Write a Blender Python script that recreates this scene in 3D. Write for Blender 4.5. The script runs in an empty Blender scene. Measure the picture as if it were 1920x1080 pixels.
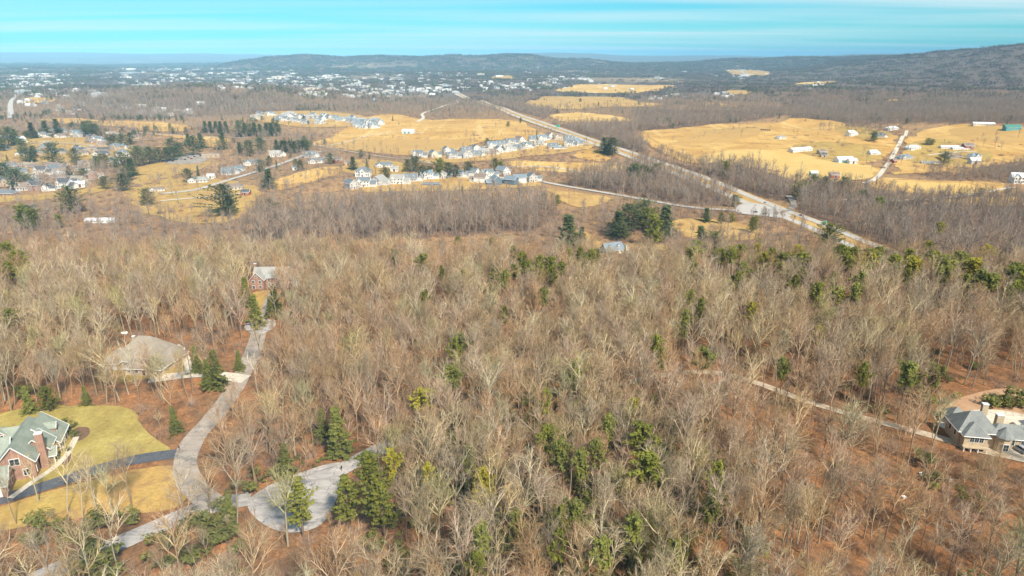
import bpy, bmesh, math, random
import numpy as np
from mathutils import Vector, Matrix
R = math.radians
random.seed(7); rng = np.random.default_rng(7)
scene = bpy.context.scene
COL = scene.collection

# ------------------------------------------------------------------ camera
ZC = 95.0                      # drone height over the near hilltop (m)
PITCH = 18.8                   # degrees below the horizon
F = 1280.0                     # focal length in pixels of a 1920 wide picture
cam_d = bpy.data.cameras.new('camera'); cam = bpy.data.objects.new('camera', cam_d); COL.objects.link(cam)
cam.location = (0, 0, ZC); cam.rotation_euler = (R(90 - PITCH), 0, 0)
cam_d.sensor_width = 36; cam_d.lens = 24; cam_d.clip_start = 1; cam_d.clip_end = 120000
scene.camera = cam

# ------------------------------------------------------------------ sky and sun
SUN_EL, SUN_AZ = 44.0, 150.0   # azimuth clockwise from the view direction (+Y)
world = bpy.data.worlds.new('World'); scene.world = world; world.use_nodes = True
wn = world.node_tree; wn.nodes.clear()
def N(nt, t, **k):
    n = nt.nodes.new(t)
    for a, b in k.items(): setattr(n, a, b)
    return n
out = N(wn, 'ShaderNodeOutputWorld'); bg = N(wn, 'ShaderNodeBackground')
sky = N(wn, 'ShaderNodeTexSky', sky_type='NISHITA', sun_disc=False, sun_elevation=R(SUN_EL), sun_rotation=R(SUN_AZ),
        altitude=400, air_density=1.0, dust_density=0.3, ozone_density=2.5)
tint = N(wn, 'ShaderNodeMix', data_type='RGBA', blend_type='MULTIPLY'); tint.inputs[0].default_value = 1
tint.inputs[7].default_value = (0.20, 0.88, 1.08, 1)
tc = N(wn, 'ShaderNodeTexCoord'); sep = N(wn, 'ShaderNodeSeparateXYZ')
wn.links.new(tc.outputs['Generated'], sep.inputs[0])
# thin streaky cirrus on a flat layer: direction projected on a plane, softened at the horizon
mz = N(wn, 'ShaderNodeMath', operation='MAXIMUM'); mz.inputs[1].default_value = 0.0
wn.links.new(sep.outputs[2], mz.inputs[0])
az_ = N(wn, 'ShaderNodeMath', operation='ADD'); az_.inputs[1].default_value = 0.035
wn.links.new(mz.outputs[0], az_.inputs[0])
dv = N(wn, 'ShaderNodeVectorMath', operation='DIVIDE'); cz = N(wn, 'ShaderNodeCombineXYZ')
for i in range(3): wn.links.new(az_.outputs[0], cz.inputs[i])
wn.links.new(tc.outputs['Generated'], dv.inputs[0]); wn.links.new(cz.outputs[0], dv.inputs[1])
mp = N(wn, 'ShaderNodeMapping'); mp.inputs['Scale'].default_value = (0.075, 0.36, 0.0); mp.inputs['Rotation'].default_value = (0, 0, R(7))
mp.inputs['Location'].default_value = (1.3, 0.15, 0)
wn.links.new(dv.outputs[0], mp.inputs[0])
nz = N(wn, 'ShaderNodeTexNoise'); nz.inputs['Scale'].default_value = 1.0; nz.inputs['Detail'].default_value = 5; nz.inputs['Roughness'].default_value = .48
nz.inputs['Distortion'].default_value = .5
wn.links.new(mp.outputs[0], nz.inputs[0])
cr = N(wn, 'ShaderNodeMapRange'); cr.inputs[1].default_value = .38; cr.inputs[2].default_value = .70; cr.inputs[3].default_value = 0.08; cr.inputs[4].default_value = .80
wn.links.new(nz.outputs[0], cr.inputs[0])
cm = N(wn, 'ShaderNodeMix', data_type='RGBA'); cm.inputs[7].default_value = (7.0, 8.2, 8.4, 1)
wn.links.new(sky.outputs[0], tint.inputs[6]); wn.links.new(tint.outputs[2], cm.inputs[6]); wn.links.new(cr.outputs[0], cm.inputs[0])
wn.links.new(cm.outputs[2], bg.inputs[0]); bg.inputs[1].default_value = 0.070
wn.links.new(bg.outputs[0], out.inputs[0])

sd = bpy.data.lights.new('sun', 'SUN'); sun = bpy.data.objects.new('sun', sd); COL.objects.link(sun)
sd.energy = 4.0; sd.angle = R(5); sd.color = (1.0, 0.91, 0.77)
_s = Vector((math.sin(R(SUN_AZ)) * math.cos(R(SUN_EL)), math.cos(R(SUN_AZ)) * math.cos(R(SUN_EL)), math.sin(R(SUN_EL))))
sun.rotation_euler = _s.to_track_quat('Z', 'Y').to_euler()

vs = scene.view_settings
scene.display_settings.display_device = 'sRGB'
vs.view_transform = 'Standard'; vs.look = 'None'; vs.exposure = 0.76; vs.gamma = 1
try: vs.use_curve_mapping = False
except Exception: pass
cy = scene.cycles
cy.use_denoising = True
try:
    cy.denoiser = 'OPENIMAGEDENOISE'; cy.denoising_input_passes = 'RGB_ALBEDO_NORMAL'; cy.denoising_prefilter = 'ACCURATE'
except Exception: pass
cy.max_bounces = 5; cy.diffuse_bounces = 3; cy.glossy_bounces = 2; cy.transmission_bounces = 2; cy.volume_bounces = 1
cy.transparent_max_bounces = 8; cy.caustics_reflective = False; cy.caustics_refractive = False
cy.sample_clamp_indirect = 4; cy.use_adaptive_sampling = True; cy.adaptive_threshold = 0.02

# ------------------------------------------------------------------ terrain height
def sm(a, b, t):
    t = np.clip((t - a) / (b - a), 0, 1); return t * t * (3 - 2 * t)
def H(x, y):
    x = np.asarray(x, float); y = np.asarray(y, float)
    ys = y + 0.0006 * np.maximum(x, 0) ** 2 * sm(700, 300, y) * .4
    z = -60 * sm(235, 610, ys)
    z = z + 1.6 * np.sin(x / 47. + 1) * np.sin(y / 61.) * sm(900, 300, y) * sm(40, 120, y)
    v = sm(500, 900, y)
    z = z + v * (4.5 * np.sin(x / 150. + .6) * np.sin(y / 210. + 1) + 3 * np.sin((x + y) / 95.))
    z = z + sm(900, 1200, y) * sm(2000, 1700, y) * sm(150, 400, x) * (2.6 * np.sin(x / 58. + y / 90.) + 2.2 * np.sin(y / 47. - x / 120.))
    w = sm(1500, 3000, y)
    z = z + w * (12 * np.sin(x / 520. + 2) * np.sin(y / 700.) + 8 * np.sin((x * .8 - y) / 390.))
    z = z + 54 * np.exp(-(((x + 1020) / 520) ** 2 + ((y - 2500) / 330) ** 2))          # wooded hill
    z = z + 15 * np.exp(-(((x - 560) / 210) ** 2 + ((y - 1330) / 170) ** 2))           # right hay field swell
    z = z + 22 * np.exp(-(((x - 1150) / 300) ** 2 + ((y - 1500) / 260) ** 2))
    z = z + 14 * np.exp(-(((x - 250) / 260) ** 2 + ((y - 2150) / 160) ** 2))
    z = z + (150 * sm(1900, 3500, x - .06 * y) + 85 * sm(1250, 3600, x - .06 * y)) * sm(1500, 4300, y) * (1 - .45 * sm(4300, 7600, y) - .5 * sm(7600, 12000, y)) \
        * (1 + .05 * np.sin(y / 420.) + .05 * np.sin(x / 260.))
    prof = sm(-4300, -2700, x) * (1 - .30 * sm(-100, 700, x) - .28 * sm(700, 2200, x) - .3 * sm(2400, 5000, x)) \
        + .05 * np.sin(x / 330.) + .035 * np.sin(x / 140. + 1)
    z = z + 146 * prof * np.exp(-((y - 9300) / 900) ** 2) * sm(-4300, -3000, x)
    far = sm(15000, 23000, y) * sm(34000, 26000, y)
    z = z + far * (150 + 55 * np.sin(x / 2300. + 1.0) + 35 * np.sin(x / 900.) + 60 * np.exp(-((x + 7800) / 1500) ** 2) + 40 * np.exp(-((x + 16000) / 4000) ** 2))
    return z
def h(x, y): return float(H(x, y))
SP, CP = math.sin(R(PITCH)), math.cos(R(PITCH))
def ray(px, py):
    u = (px - 960) / F; v = (py - 540) / F
    return np.array([u, CP - v * SP, -(SP + v * CP)])
_T = 20 * 1.012 ** np.arange(670)
def G(px, py, lift=0.0):
    """the ground point seen at a pixel of the 1920 x 1080 photograph"""
    d = ray(px, py); q = d[None] * _T[:, None]
    below = ZC + q[:, 2] < H(q[:, 0], q[:, 1]) + lift
    if not below.any(): q = d * 15000; return (q[0], q[1], h(q[0], q[1]))
    i = int(np.argmax(below)); t = np.linspace(_T[max(i - 1, 0)], _T[i], 60); q = d[None] * t[:, None]
    j = int(np.argmax(ZC + q[:, 2] < H(q[:, 0], q[:, 1]) + lift)); q = q[j]
    return (q[0], q[1], h(q[0], q[1]))
def proj(x, y, z):
    dx, dy, dz = x, y, np.asarray(z) - ZC
    fw = dy * CP - dz * SP; dn = -(dy * SP + dz * CP)
    return 960 + F * dx / fw, 540 + F * dn / fw
def inpoly(px, py, poly):
    px = np.asarray(px); py = np.asarray(py); c = np.zeros(px.shape, bool); n = len(poly)
    for i in range(n):
        x1, y1 = poly[i]; x2, y2 = poly[(i + 1) % n]
        k = ((y1 > py) != (y2 > py)) & (px < (x2 - x1) * (py - y1) / (y2 - y1 + 1e-12) + x1)
        c ^= k
    return c

# ------------------------------------------------------------------ builders
class MB:
    def __init__(s): s.v = []; s.f = []
    def quad(s, a, b, c, d):
        n = len(s.v); s.v += [tuple(a), tuple(b), tuple(c), tuple(d)]; s.f.append((n, n + 1, n + 2, n + 3))
    def tri(s, a, b, c):
        n = len(s.v); s.v += [tuple(a), tuple(b), tuple(c)]; s.f.append((n, n + 1, n + 2))
    def poly(s, pts):
        n = len(s.v); s.v += [tuple(p) for p in pts]; s.f.append(tuple(range(n, n + len(pts))))
    def box(s, x0, x1, y0, y1, z0, z1):
        n = len(s.v)
        s.v += [(x, y, z) for z in (z0, z1) for x, y in ((x0, y0), (x1, y0), (x1, y1), (x0, y1))]
        s.f += [tuple(n + i for i in q) for q in ((3, 2, 1, 0), (4, 5, 6, 7), (0, 1, 5, 4), (1, 2, 6, 5), (2, 3, 7, 6), (3, 0, 4, 7))]
        return s
    def prism(s, poly, z0, z1):
        n = len(s.v); k = len(poly)
        s.v += [(p[0], p[1], z0) for p in poly] + [(p[0], p[1], z1) for p in poly]
        s.f.append(tuple(range(n + k - 1, n - 1, -1))); s.f.append(tuple(range(n + k, n + 2 * k)))
        for i in range(k):
            j = (i + 1) % k; s.f.append((n + i, n + j, n + k + j, n + k + i))
        return s
    def solid(s, top, th):
        """a slab: polygon top (ccw seen from outside) thickened along -z"""
        n = len(s.v); k = len(top)
        s.v += [tuple(p) for p in top] + [(p[0], p[1], p[2] - th) for p in top]
        s.f.append(tuple(range(n, n + k))); s.f.append(tuple(range(n + 2 * k - 1, n + k - 1, -1)))
        for i in range(k):
            j = (i + 1) % k; s.f.append((n + i, n + k + i, n + k + j, n + j))
        return s
    def tube(s, pts, rad, sides=5, cap=False):
        n0 = len(s.v); m = len(pts); rows = []
        for i, p in enumerate(pts):
            a = pts[max(i - 1, 0)]; b = pts[min(i + 1, m - 1)]
            dx, dy, dz = b[0] - a[0], b[1] - a[1], b[2] - a[2]
            l = math.sqrt(dx * dx + dy * dy + dz * dz) or 1; dx /= l; dy /= l; dz /= l
            if abs(dz) < .9: ux, uy, uz = dy, -dx, 0.0
            else: ux, uy, uz = 0.0, dz, -dy
            l = math.sqrt(ux * ux + uy * uy + uz * uz) or 1; ux /= l; uy /= l; uz /= l
            vx, vy, vz = dy * uz - dz * uy, dz * ux - dx * uz, dx * uy - dy * ux
            r = rad[i]
            if i == m - 1 and r <= 1e-6:
                s.v.append(tuple(p)); rows.append([len(s.v) - 1] * sides); continue
            row = []
            for k in range(sides):
                c = math.cos(6.28318 * k / sides) * r; q = math.sin(6.28318 * k / sides) * r
                s.v.append((p[0] + ux * c + vx * q, p[1] + uy * c + vy * q, p[2] + uz * c + vz * q)); row.append(len(s.v) - 1)
            rows.append(row)
        for i in range(m - 1):
            for k in range(sides):
                j = (k + 1) % sides
                a, b, c, d = rows[i][k], rows[i][j], rows[i + 1][j], rows[i + 1][k]
                s.f.append((a, b, c) if c == d else (a, b, c, d))
        if cap: s.f.append(tuple(rows[-1]))
        return s
    def mesh(s, name, mat=None, smooth=False):
        me = bpy.data.meshes.new(name); me.from_pydata(s.v, [], s.f)
        if mat: me.materials.append(mat)
        if smooth: me.polygons.foreach_set('use_smooth', [True] * len(me.polygons))
        me.update(); return me
    def build(s, name, mat, parent=None, smooth=False):
        o = bpy.data.objects.new(name, s.mesh(name, mat, smooth)); COL.objects.link(o)
        if parent: o.parent = parent
        return o
def tag(o, label=None, cat=None, group=None, kind=None):
    if label: o['label'] = label
    if cat: o['category'] = cat
    if group: o['group'] = group
    if kind: o['kind'] = kind
    return o
def empty(name, loc=(0, 0, 0), rz=0, sc=1):
    o = bpy.data.objects.new(name, None); COL.objects.link(o); o.location = loc; o.rotation_euler = (0, 0, rz); o.scale = (sc, sc, sc)
    o.empty_display_size = .5
    return o
def link(me, name, parent=None, mat=None):
    o = bpy.data.objects.new(name, me); COL.objects.link(o)
    if parent: o.parent = parent
    if mat is not None:
        o.material_slots[0].link = 'OBJECT'; o.material_slots[0].material = mat
    return o
ORD = ['', 'first', 'second', 'third', 'fourth', 'fifth', 'sixth', 'seventh', 'eighth', 'ninth', 'tenth', 'eleventh', 'twelfth', 'thirteenth',
       'fourteenth', 'fifteenth', 'sixteenth', 'seventeenth', 'eighteenth', 'nineteenth', 'twentieth']
def ordinal(k):
    if k <= 20: return ORD[k]
    t = {2: 'twenty', 3: 'thirty', 4: 'forty', 5: 'fifty', 6: 'sixty', 7: 'seventy', 8: 'eighty', 9: 'ninety'}[k // 10]
    return (t[:-1] + 'ieth') if k % 10 == 0 else t + '-' + ORD[k % 10]

# ------------------------------------------------------------------ materials
def material(name, rough=.9):
    m = bpy.data.materials.new(name); m.use_nodes = True; nt = m.node_tree
    b = nt.nodes['Principled BSDF']; b.inputs['Roughness'].default_value = rough
    b.inputs['Specular IOR Level'].default_value = .25
    return m, nt, b
def lnk(nt, a, b): nt.links.new(a, b)
def noise(nt, scale, detail=4, rough=.6, vec=None, dist=0):
    n = N(nt, 'ShaderNodeTexNoise'); n.inputs['Scale'].default_value = scale; n.inputs['Detail'].default_value = detail
    n.inputs['Roughness'].default_value = rough; n.inputs['Distortion'].default_value = dist
    if vec is not None: lnk(nt, vec, n.inputs['Vector'])
    return n.outputs[0]
def ramp(nt, fac, stops):
    r = N(nt, 'ShaderNodeValToRGB'); e = r.color_ramp.elements
    while len(e) < len(stops): e.new(.5)
    for k, (p, c) in enumerate(stops): e[k].position = p; e[k].color = (*c, 1)
    lnk(nt, fac, r.inputs[0]); return r.outputs[0]
def mixc(nt, fac, a, b, mode='MIX'):
    m = N(nt, 'ShaderNodeMix', data_type='RGBA', blend_type=mode)
    for i, q in ((0, fac), (6, a), (7, b)):
        if isinstance(q, (int, float)): m.inputs[i].default_value = q
        elif isinstance(q, tuple): m.inputs[i].default_value = (*q, 1)
        else: lnk(nt, q, m.inputs[i])
    return m.outputs[2]
def objco(nt, scale=(1, 1, 1), rot=0):
    t = N(nt, 'ShaderNodeTexCoord'); mpn = N(nt, 'ShaderNodeMapping'); mpn.inputs['Scale'].default_value = scale
    mpn.inputs['Rotation'].default_value = (0, 0, rot); lnk(nt, t.outputs['Object'], mpn.inputs[0]); return mpn.outputs[0]
def bump(nt, b, hgt, strength=.4, dist=.1):
    n = N(nt, 'ShaderNodeBump'); n.inputs['Strength'].default_value = strength; n.inputs['Distance'].default_value = dist
    lnk(nt, hgt, n.inputs['Height']); lnk(nt, n.outputs[0], b.inputs['Normal'])
def two_tone(name, c1, c2, scale, rough=.9, rand=0.0, detail=5, bmp=0, stretch=(1, 1, 1), rot=0):
    m, nt, b = material(name, rough); v = objco(nt, stretch, rot)
    n = noise(nt, scale, detail, .65, v)
    c = ramp(nt, n, [(.3, c1), (.7, c2)])
    if rand:
        oi = N(nt, 'ShaderNodeObjectInfo'); mr = N(nt, 'ShaderNodeMapRange'); mr.inputs[3].default_value = 1 - rand; mr.inputs[4].default_value = 1 + rand
        lnk(nt, oi.outputs['Random'], mr.inputs[0]); cb = N(nt, 'ShaderNodeCombineColor')
        for i in range(3): lnk(nt, mr.outputs[0], cb.inputs[i])
        c = mixc(nt, 1.0, c, cb.outputs[0], 'MULTIPLY')
    lnk(nt, c, b.inputs['Base Color'])
    if bmp: bump(nt, b, n, bmp)
    return m

# ================================================================== LAND
WOODS = [
 ([(462,452),(480,402),(640,388),(800,378),(1020,380),(1052,398),(1005,432),(850,444),(640,455)], .95),
 ([(-200,470),(-200,398),(140,388),(300,376),(380,384),(470,404),(462,452)], .42),
 ([(1490,402),(1500,378),(1620,362),(1720,380),(2200,392),(2200,540),(1720,505),(1650,468),(1570,430)], .95),
 ([(1050,346),(1150,318),(1205,306),(1290,333),(1372,366),(1372,388),(1280,384),(1150,361)], .97),
 ([(1218,292),(1300,314),(1400,318),(1480,348),(1600,362),(1500,384),(1420,368),(1300,326)], .9),
 ([(1115,256),(1200,256),(1216,290),(1165,280)], .9),
 ([(1015,230),(1080,234),(1190,230),(1290,238),(1180,248),(1110,258),(1060,240)], .95),
 ([(868,178),(905,168),(985,202),(1045,210),(1022,222),(965,208)], .9),
 ([(905,168),(1035,166),(1040,178),(985,196),(930,186)], .95),
 ([(1185,206),(1290,205),(1420,208),(1484,214),(1400,228),(1290,238),(1195,228)], .95),
 ([(110,220),(150,190),(280,172),(480,176),(610,195),(560,212),(420,216),(250,224)], .95),
 ([(620,182),(860,180),(880,200),(905,216),(800,224),(720,212),(600,207)], .4),
 ([(640,268),(735,284),(830,286),(832,292),(735,296),(640,282)], .12),
 ([(850,262),(1000,252),(1010,258),(860,270)], .5),
 ([(230,238),(380,238),(470,246),(470,256),(330,252),(240,246)], .5),
 ([(470,196),(600,190),(620,205),(560,214)], .4),
 ([(1000,268),(1110,262),(1140,272),(1080,284),(960,292)], .25),
 ([(900,318),(1010,322),(1110,330),(1050,346),(930,336)], .3),
 ([(1090,395),(1300,385),(1400,402),(1500,420),(1620,470),(1500,500),(1250,480),(1080,440)], .30),
 ([(1000,395),(1060,400),(1090,440),(1060,470),(960,455),(1000,432)], .35),
 ([(1720,326),(1820,326),(1870,308),(2200,302),(2200,340),(1900,341),(1760,338)], .55),
 ([(1660,366),(1740,372),(1900,362),(1990,352),(1990,366),(1780,374),(1700,378)], .3),
 ([(1530,245),(1600,228),(1700,238),(1690,250),(1640,252)], .35),
 ([(-200,262),(250,250),(300,262),(250,345),(-200,362)], .26),
 ([(250,345),(470,300),(640,268),(640,350),(470,402),(300,376)], .2),
 ([(-200,200),(120,195),(230,232),(470,250),(640,250),(640,268),(250,262),(-200,262)], .26),
 ([(380,262),(640,262),(640,300),(480,318),(400,300)], .2),
 ([(640,280),(1000,285),(960,330),(640,345)], .06),
 ([(1500,265),(1900,265),(1900,320),(1500,330)], .012),
]
def ground_material():
    m, nt, b = material('ground', 1.0)
    at = N(nt, 'ShaderNodeAttribute', attribute_name='cover'); v = objco(nt)
    n1 = noise(nt, .35, 8, .72, v); n2 = noise(nt, .045, 6, .65, v, .8); n3 = noise(nt, 1.6, 5, .75, v); n4 = noise(nt, .12, 5, .7, v, .5)
    c = mixc(nt, 1.0, at.outputs['Color'], ramp(nt, n1, [(.28, (.42, .44, .48)), (.5, (1, .98, .96)), (.72, (1.75, 1.6, 1.42))]), 'MULTIPLY')
    c = mixc(nt, 1.0, c, ramp(nt, n2, [(.3, (.66, .74, .84)), (.5, (1, 1, 1)), (.7, (1.32, 1.18, 1.02))]), 'MULTIPLY')
    c = mixc(nt, 1.0, c, ramp(nt, n3, [(.32, (.55, .56, .58)), (.5, (1, 1, 1)), (.68, (1.5, 1.45, 1.35))]), 'MULTIPLY')
    c = mixc(nt, ramp(nt, n4, [(.50, (0, 0, 0)), (.68, (.6, .6, .6))]), c, (.20, .135, .085))
    lnk(nt, c, b.inputs['Base Color']); bump(nt, b, n3, .5, .15)
    return m
def vnoise(x, y, s, seed):
    r = np.random.default_rng(seed); o = np.zeros_like(x); a = 1.0; tot = 0
    for k in range(4):
        for _ in range(3):
            th = r.uniform(0, 6.28); ph = r.uniform(0, 6.28, 2); fr = (2 ** k) / s
            o += a * np.sin((x * math.cos(th) + y * math.sin(th)) * fr + ph[0]) * np.sin((x * -math.sin(th) + y * math.cos(th)) * fr * .83 + ph[1]); tot += a * .5
        a *= .55
    return o / tot
ring = np.concatenate([np.linspace(8, 420, 150), 420 * (45000 / 420.) ** (np.arange(1, 270) / 269.)])
th = np.tan(np.radians(np.linspace(-58, 58, 321)))
YY, TT = np.meshgrid(ring, th, indexing='ij'); XX = YY * TT
XX[:20] *= 1.6
ZZ = H(XX, YY)
nr, nc = XX.shape
vv = np.stack([XX, YY, ZZ], -1).reshape(-1, 3)
idx = np.arange(nr * nc).reshape(nr, nc)
ff = np.stack([idx[:-1, :-1], idx[:-1, 1:], idx[1:, 1:], idx[1:, :-1]], -1).reshape(-1, 4)
me = bpy.data.meshes.new('ground'); me.from_pydata(vv.tolist(), [], ff.tolist())
me.polygons.foreach_set('use_smooth', [True] * len(me.polygons))
litter = np.array([.235, .118, .054]); vale = np.array([.33, .205, .10]); farw = np.array([.14, .11, .09]); town = np.array([.22, .17, .12])
a1 = sm(330, 620, YY)[..., None]; a2 = sm(1500, 3200, YY)[..., None]
n_ = vnoise(XX, YY, 90, 3)[..., None]; nf = vnoise(XX, YY, 420, 5)[..., None]
cov = litter * (1 - a1) + vale * a1
cov = cov * (1 + .22 * n_)
cov = cov * (1 - a2) + (farw + np.clip(nf - .35, 0, 1) * (XX < 1200)[..., None] * np.array([.25, .19, .10])) * a2
pxg, pyg = proj(XX, YY, ZZ); wood = np.zeros(XX.shape)
for pl, d in WOODS: wood = np.maximum(wood, inpoly(pxg, pyg, pl) * min(1, max(0, d - .2) * 1.6) * (YY > 430))
wood = np.maximum(wood, ((pxg > 1480) & (pyg < 232)) * (YY > 900) * (YY < 3000) * 1.0)[..., None]
cov = cov * (1 - wood) + np.array([.15, .095, .062]) * (1 + .3 * n_) * wood
ca = me.color_attributes.new('cover', 'FLOAT_COLOR', 'POINT')
ca.data.foreach_set('color', np.concatenate([np.clip(cov, .01, 1), np.ones((nr, nc, 1))], -1).reshape(-1).astype(np.float32))
me.materials.append(ground_material()); me.update()
gr = bpy.data.objects.new('ground', me); COL.objects.link(gr); tag(gr, kind='structure')

def off(y): return .05 + .0006 * y
def chaikin(pts, n=2, closed=False):
    for _ in range(n):
        o = []; k = len(pts); rngk = range(k if closed else k - 1)
        if not closed: o.append(pts[0])
        for i in rngk:
            a = np.array(pts[i]); b = np.array(pts[(i + 1) % k])
            o += [tuple(a * .75 + b * .25), tuple(a * .25 + b * .75)]
        if not closed: o.append(pts[-1])
        pts = o
    return pts
EXCL = []        # world polygons kept free of forest: (poly, margin ignored)
def drape(name, wpts, mat, lift=0.0, cell=None, excl=True, wob=0.0):
    """a sheet over the terrain with the outline wpts (world xy)"""
    bm = bmesh.new()
    vs_ = [bm.verts.new((p[0], p[1], 0)) for p in wpts]
    f = bm.faces.new(vs_); bmesh.ops.triangulate(bm, faces=[f])
    xs = [p[0] for p in wpts]; ys = [p[1] for p in wpts]
    w = max(max(xs) - min(xs), max(ys) - min(ys)); c = cell or max(2.5, w / 22.)
    for ax, lo, hi in ((0, min(xs), max(xs)), (1, min(ys), max(ys))):
        t = lo + c
        while t < hi:
            co = [0, 0, 0]; no = [0, 0, 0]; co[ax] = t; no[ax] = 1
            bmesh.ops.bisect_plane(bm, geom=bm.verts[:] + bm.edges[:] + bm.faces[:], plane_co=co, plane_no=no)
            t += c
    bv = bm.verts[:]; cx = np.array([q.co.x for q in bv]); cyy = np.array([q.co.y for q in bv]); zz = H(cx, cyy) + off(cyy) + lift
    for q, z in zip(bv, zz): q.co.z = z
    bmesh.ops.recalc_face_normals(bm, faces=bm.faces[:])
    for q in bm.faces:
        if q.normal.z < 0: q.normal_flip()
        q.smooth = True
    me = bpy.data.meshes.new(name); bm.to_mesh(me); bm.free(); me.materials.append(mat)
    o = bpy.data.objects.new(name, me); COL.objects.link(o); tag(o, kind='structure')
    if excl: EXCL.append([tuple(p[:2]) for p in wpts])
    return o
def roughen(w, amt, seed):
    """break up a smooth outline: split each edge and push the new points sideways"""
    r = random.Random(seed)
    for k in range(3):
        o = []
        for i in range(len(w)):
            a, b_ = np.array(w[i]), np.array(w[(i + 1) % len(w)]); d = b_ - a; l = float(np.hypot(*d)); o.append(tuple(a))
            if l > amt * 2: o.append(tuple((a + b_) / 2 + np.array([-d[1], d[0]]) / l * r.uniform(-1, 1) * min(amt, l * .13)))
        w = o
    return w
def px_poly(pp, smooth=2, rough=0):
    w = chaikin([G(*p)[:2] for p in pp], smooth, True)
    return roughen(w, rough, len(pp)) if rough else w
def strip(name, wpts, width, mat, lift=.02, excl=True, margin=1.5, kind='structure', step=None):
    """a road along a world polyline"""
    P_ = [np.array(p[:2], float) for p in chaikin([tuple(p[:2]) for p in wpts], 3)]
    L = sum(np.linalg.norm(P_[i + 1] - P_[i]) for i in range(len(P_) - 1)); n = max(8, min(260, int(L / (step or max(2.0, width * .4)))))
    d = np.cumsum([0] + [np.linalg.norm(P_[i + 1] - P_[i]) for i in range(len(P_) - 1)])
    t = np.linspace(0, d[-1], n); X = np.interp(t, d, [p[0] for p in P_]); Y = np.interp(t, d, [p[1] for p in P_])
    tx, ty = np.gradient(X), np.gradient(Y); l = np.hypot(tx, ty) + 1e-9; nx, ny = ty / l, -tx / l
    W = width(np.linspace(0, 1, n)) if callable(width) else np.full(n, width)
    W = W * (1 + (.05 if W[0] > 3 else 0) * np.interp(np.arange(n), np.arange(0, n + 3, 2), np.random.default_rng(n).uniform(-1, 1, len(np.arange(0, n + 3, 2)))))
    k = 6; mb = MB()
    sx = (np.arange(k) / (k - 1) - .5)[None] * W[:, None]; xx = X[:, None] + nx[:, None] * sx; yy = Y[:, None] + ny[:, None] * sx
    zz = H(xx, yy) + off(yy) + lift; mb.v = np.stack([xx, yy, zz], -1).reshape(-1, 3).tolist()
    for i in range(n - 1):
        for j in range(k - 1):
            a = i * k + j; mb.f.append((a, a + 1, a + k + 1, a + k))
    me = mb.mesh(name, mat, True); me2 = bmesh.new(); me2.from_mesh(me)
    for q in me2.faces:
        if q.normal.z < 0: q.normal_flip()
    me2.to_mesh(me); me2.free()
    o = bpy.data.objects.new(name, me); COL.objects.link(o); tag(o, kind=kind)
    if excl:
        lft = [(X[i] + nx[i] * (W[i] / 2 + margin), Y[i] + ny[i] * (W[i] / 2 + margin)) for i in range(0, n, 2)]
        rgt = [(X[i] - nx[i] * (W[i] / 2 + margin), Y[i] - ny[i] * (W[i] / 2 + margin)) for i in range(0, n, 2)]
        EXCL.append(lft + rgt[::-1])
    return o, (X, Y, nx, ny)
def px_line(pp): return [G(*p)[:2] for p in pp]

def grass_mat(name, a, b_, c_, sc=.05, rows=0.0, rot=0, leaf=0.0):
    m, nt, b = material(name, 1.0); v = objco(nt)
    n1 = noise(nt, sc, 6, .6, v, .6); n2 = noise(nt, 1.1, 6, .75, v); n3 = noise(nt, .22, 5, .6, objco(nt, (1, .16, 1), rot))
    c = ramp(nt, n1, [(.28, a), (.5, b_), (.72, c_)])
    c = mixc(nt, 1.0, c, ramp(nt, n2, [(.25, (.68, .66, .62)), (.75, (1.3, 1.28, 1.22))]), 'MULTIPLY')
    c = mixc(nt, 1.0, c, ramp(nt, n3, [(.3, (.86, .85, .82)), (.7, (1.14, 1.13, 1.1))]), 'MULTIPLY')
    if leaf:
        n7 = noise(nt, .16, 7, .72, v, .4); c = mixc(nt, ramp(nt, n7, [(.60 - .12 * leaf, (0, 0, 0)), (.70 - .08 * leaf, (.8, .8, .8))]), c, (.25, .135, .065))
    if rows:
        n5 = noise(nt, .035, 6, .6, objco(nt, (1, .09, 1), rot + .5), .4); c = mixc(nt, ramp(nt, n5, [(.56, (0, 0, 0)), (.66, (.6, .6, .6))]), c, tuple(q * w_ for q, w_ in zip(c_, (1.1, 1.15, 1.25))))
        n6 = noise(nt, .05, 6, .7, objco(nt, (.35, 1, 1), rot - .3), 1.0); c = mixc(nt, ramp(nt, n6, [(.56, (0, 0, 0)), (.66, (.8, .8, .8))]), c, tuple(q * .74 for q in a))
    if False:
        w = N(nt, 'ShaderNodeTexWave'); w.inputs['Scale'].default_value = rows; w.inputs['Distortion'].default_value = 6; w.inputs['Detail'].default_value = 3
        w.inputs['Detail Scale'].default_value = .3
        lnk(nt, objco(nt, (1, 1, 1), rot), w.inputs[0])
        c = mixc(nt, 1.0, c, ramp(nt, w.outputs[1], [(.1, (.95, .94, .93)), (.9, (1.05, 1.05, 1.04))]), 'MULTIPLY')
    lnk(nt, c, b.inputs['Base Color']); bump(nt, b, n2, .4, .1)
    return m
M_HAY = grass_mat('hay_field', (.40, .22, .065), (.53, .32, .10), (.64, .43, .16), .012, .018, .5)
M_HAY2 = grass_mat('pale_hay_field', (.44, .255, .075), (.58, .37, .125), (.68, .48, .19), .014, .02, -.4)
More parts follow.
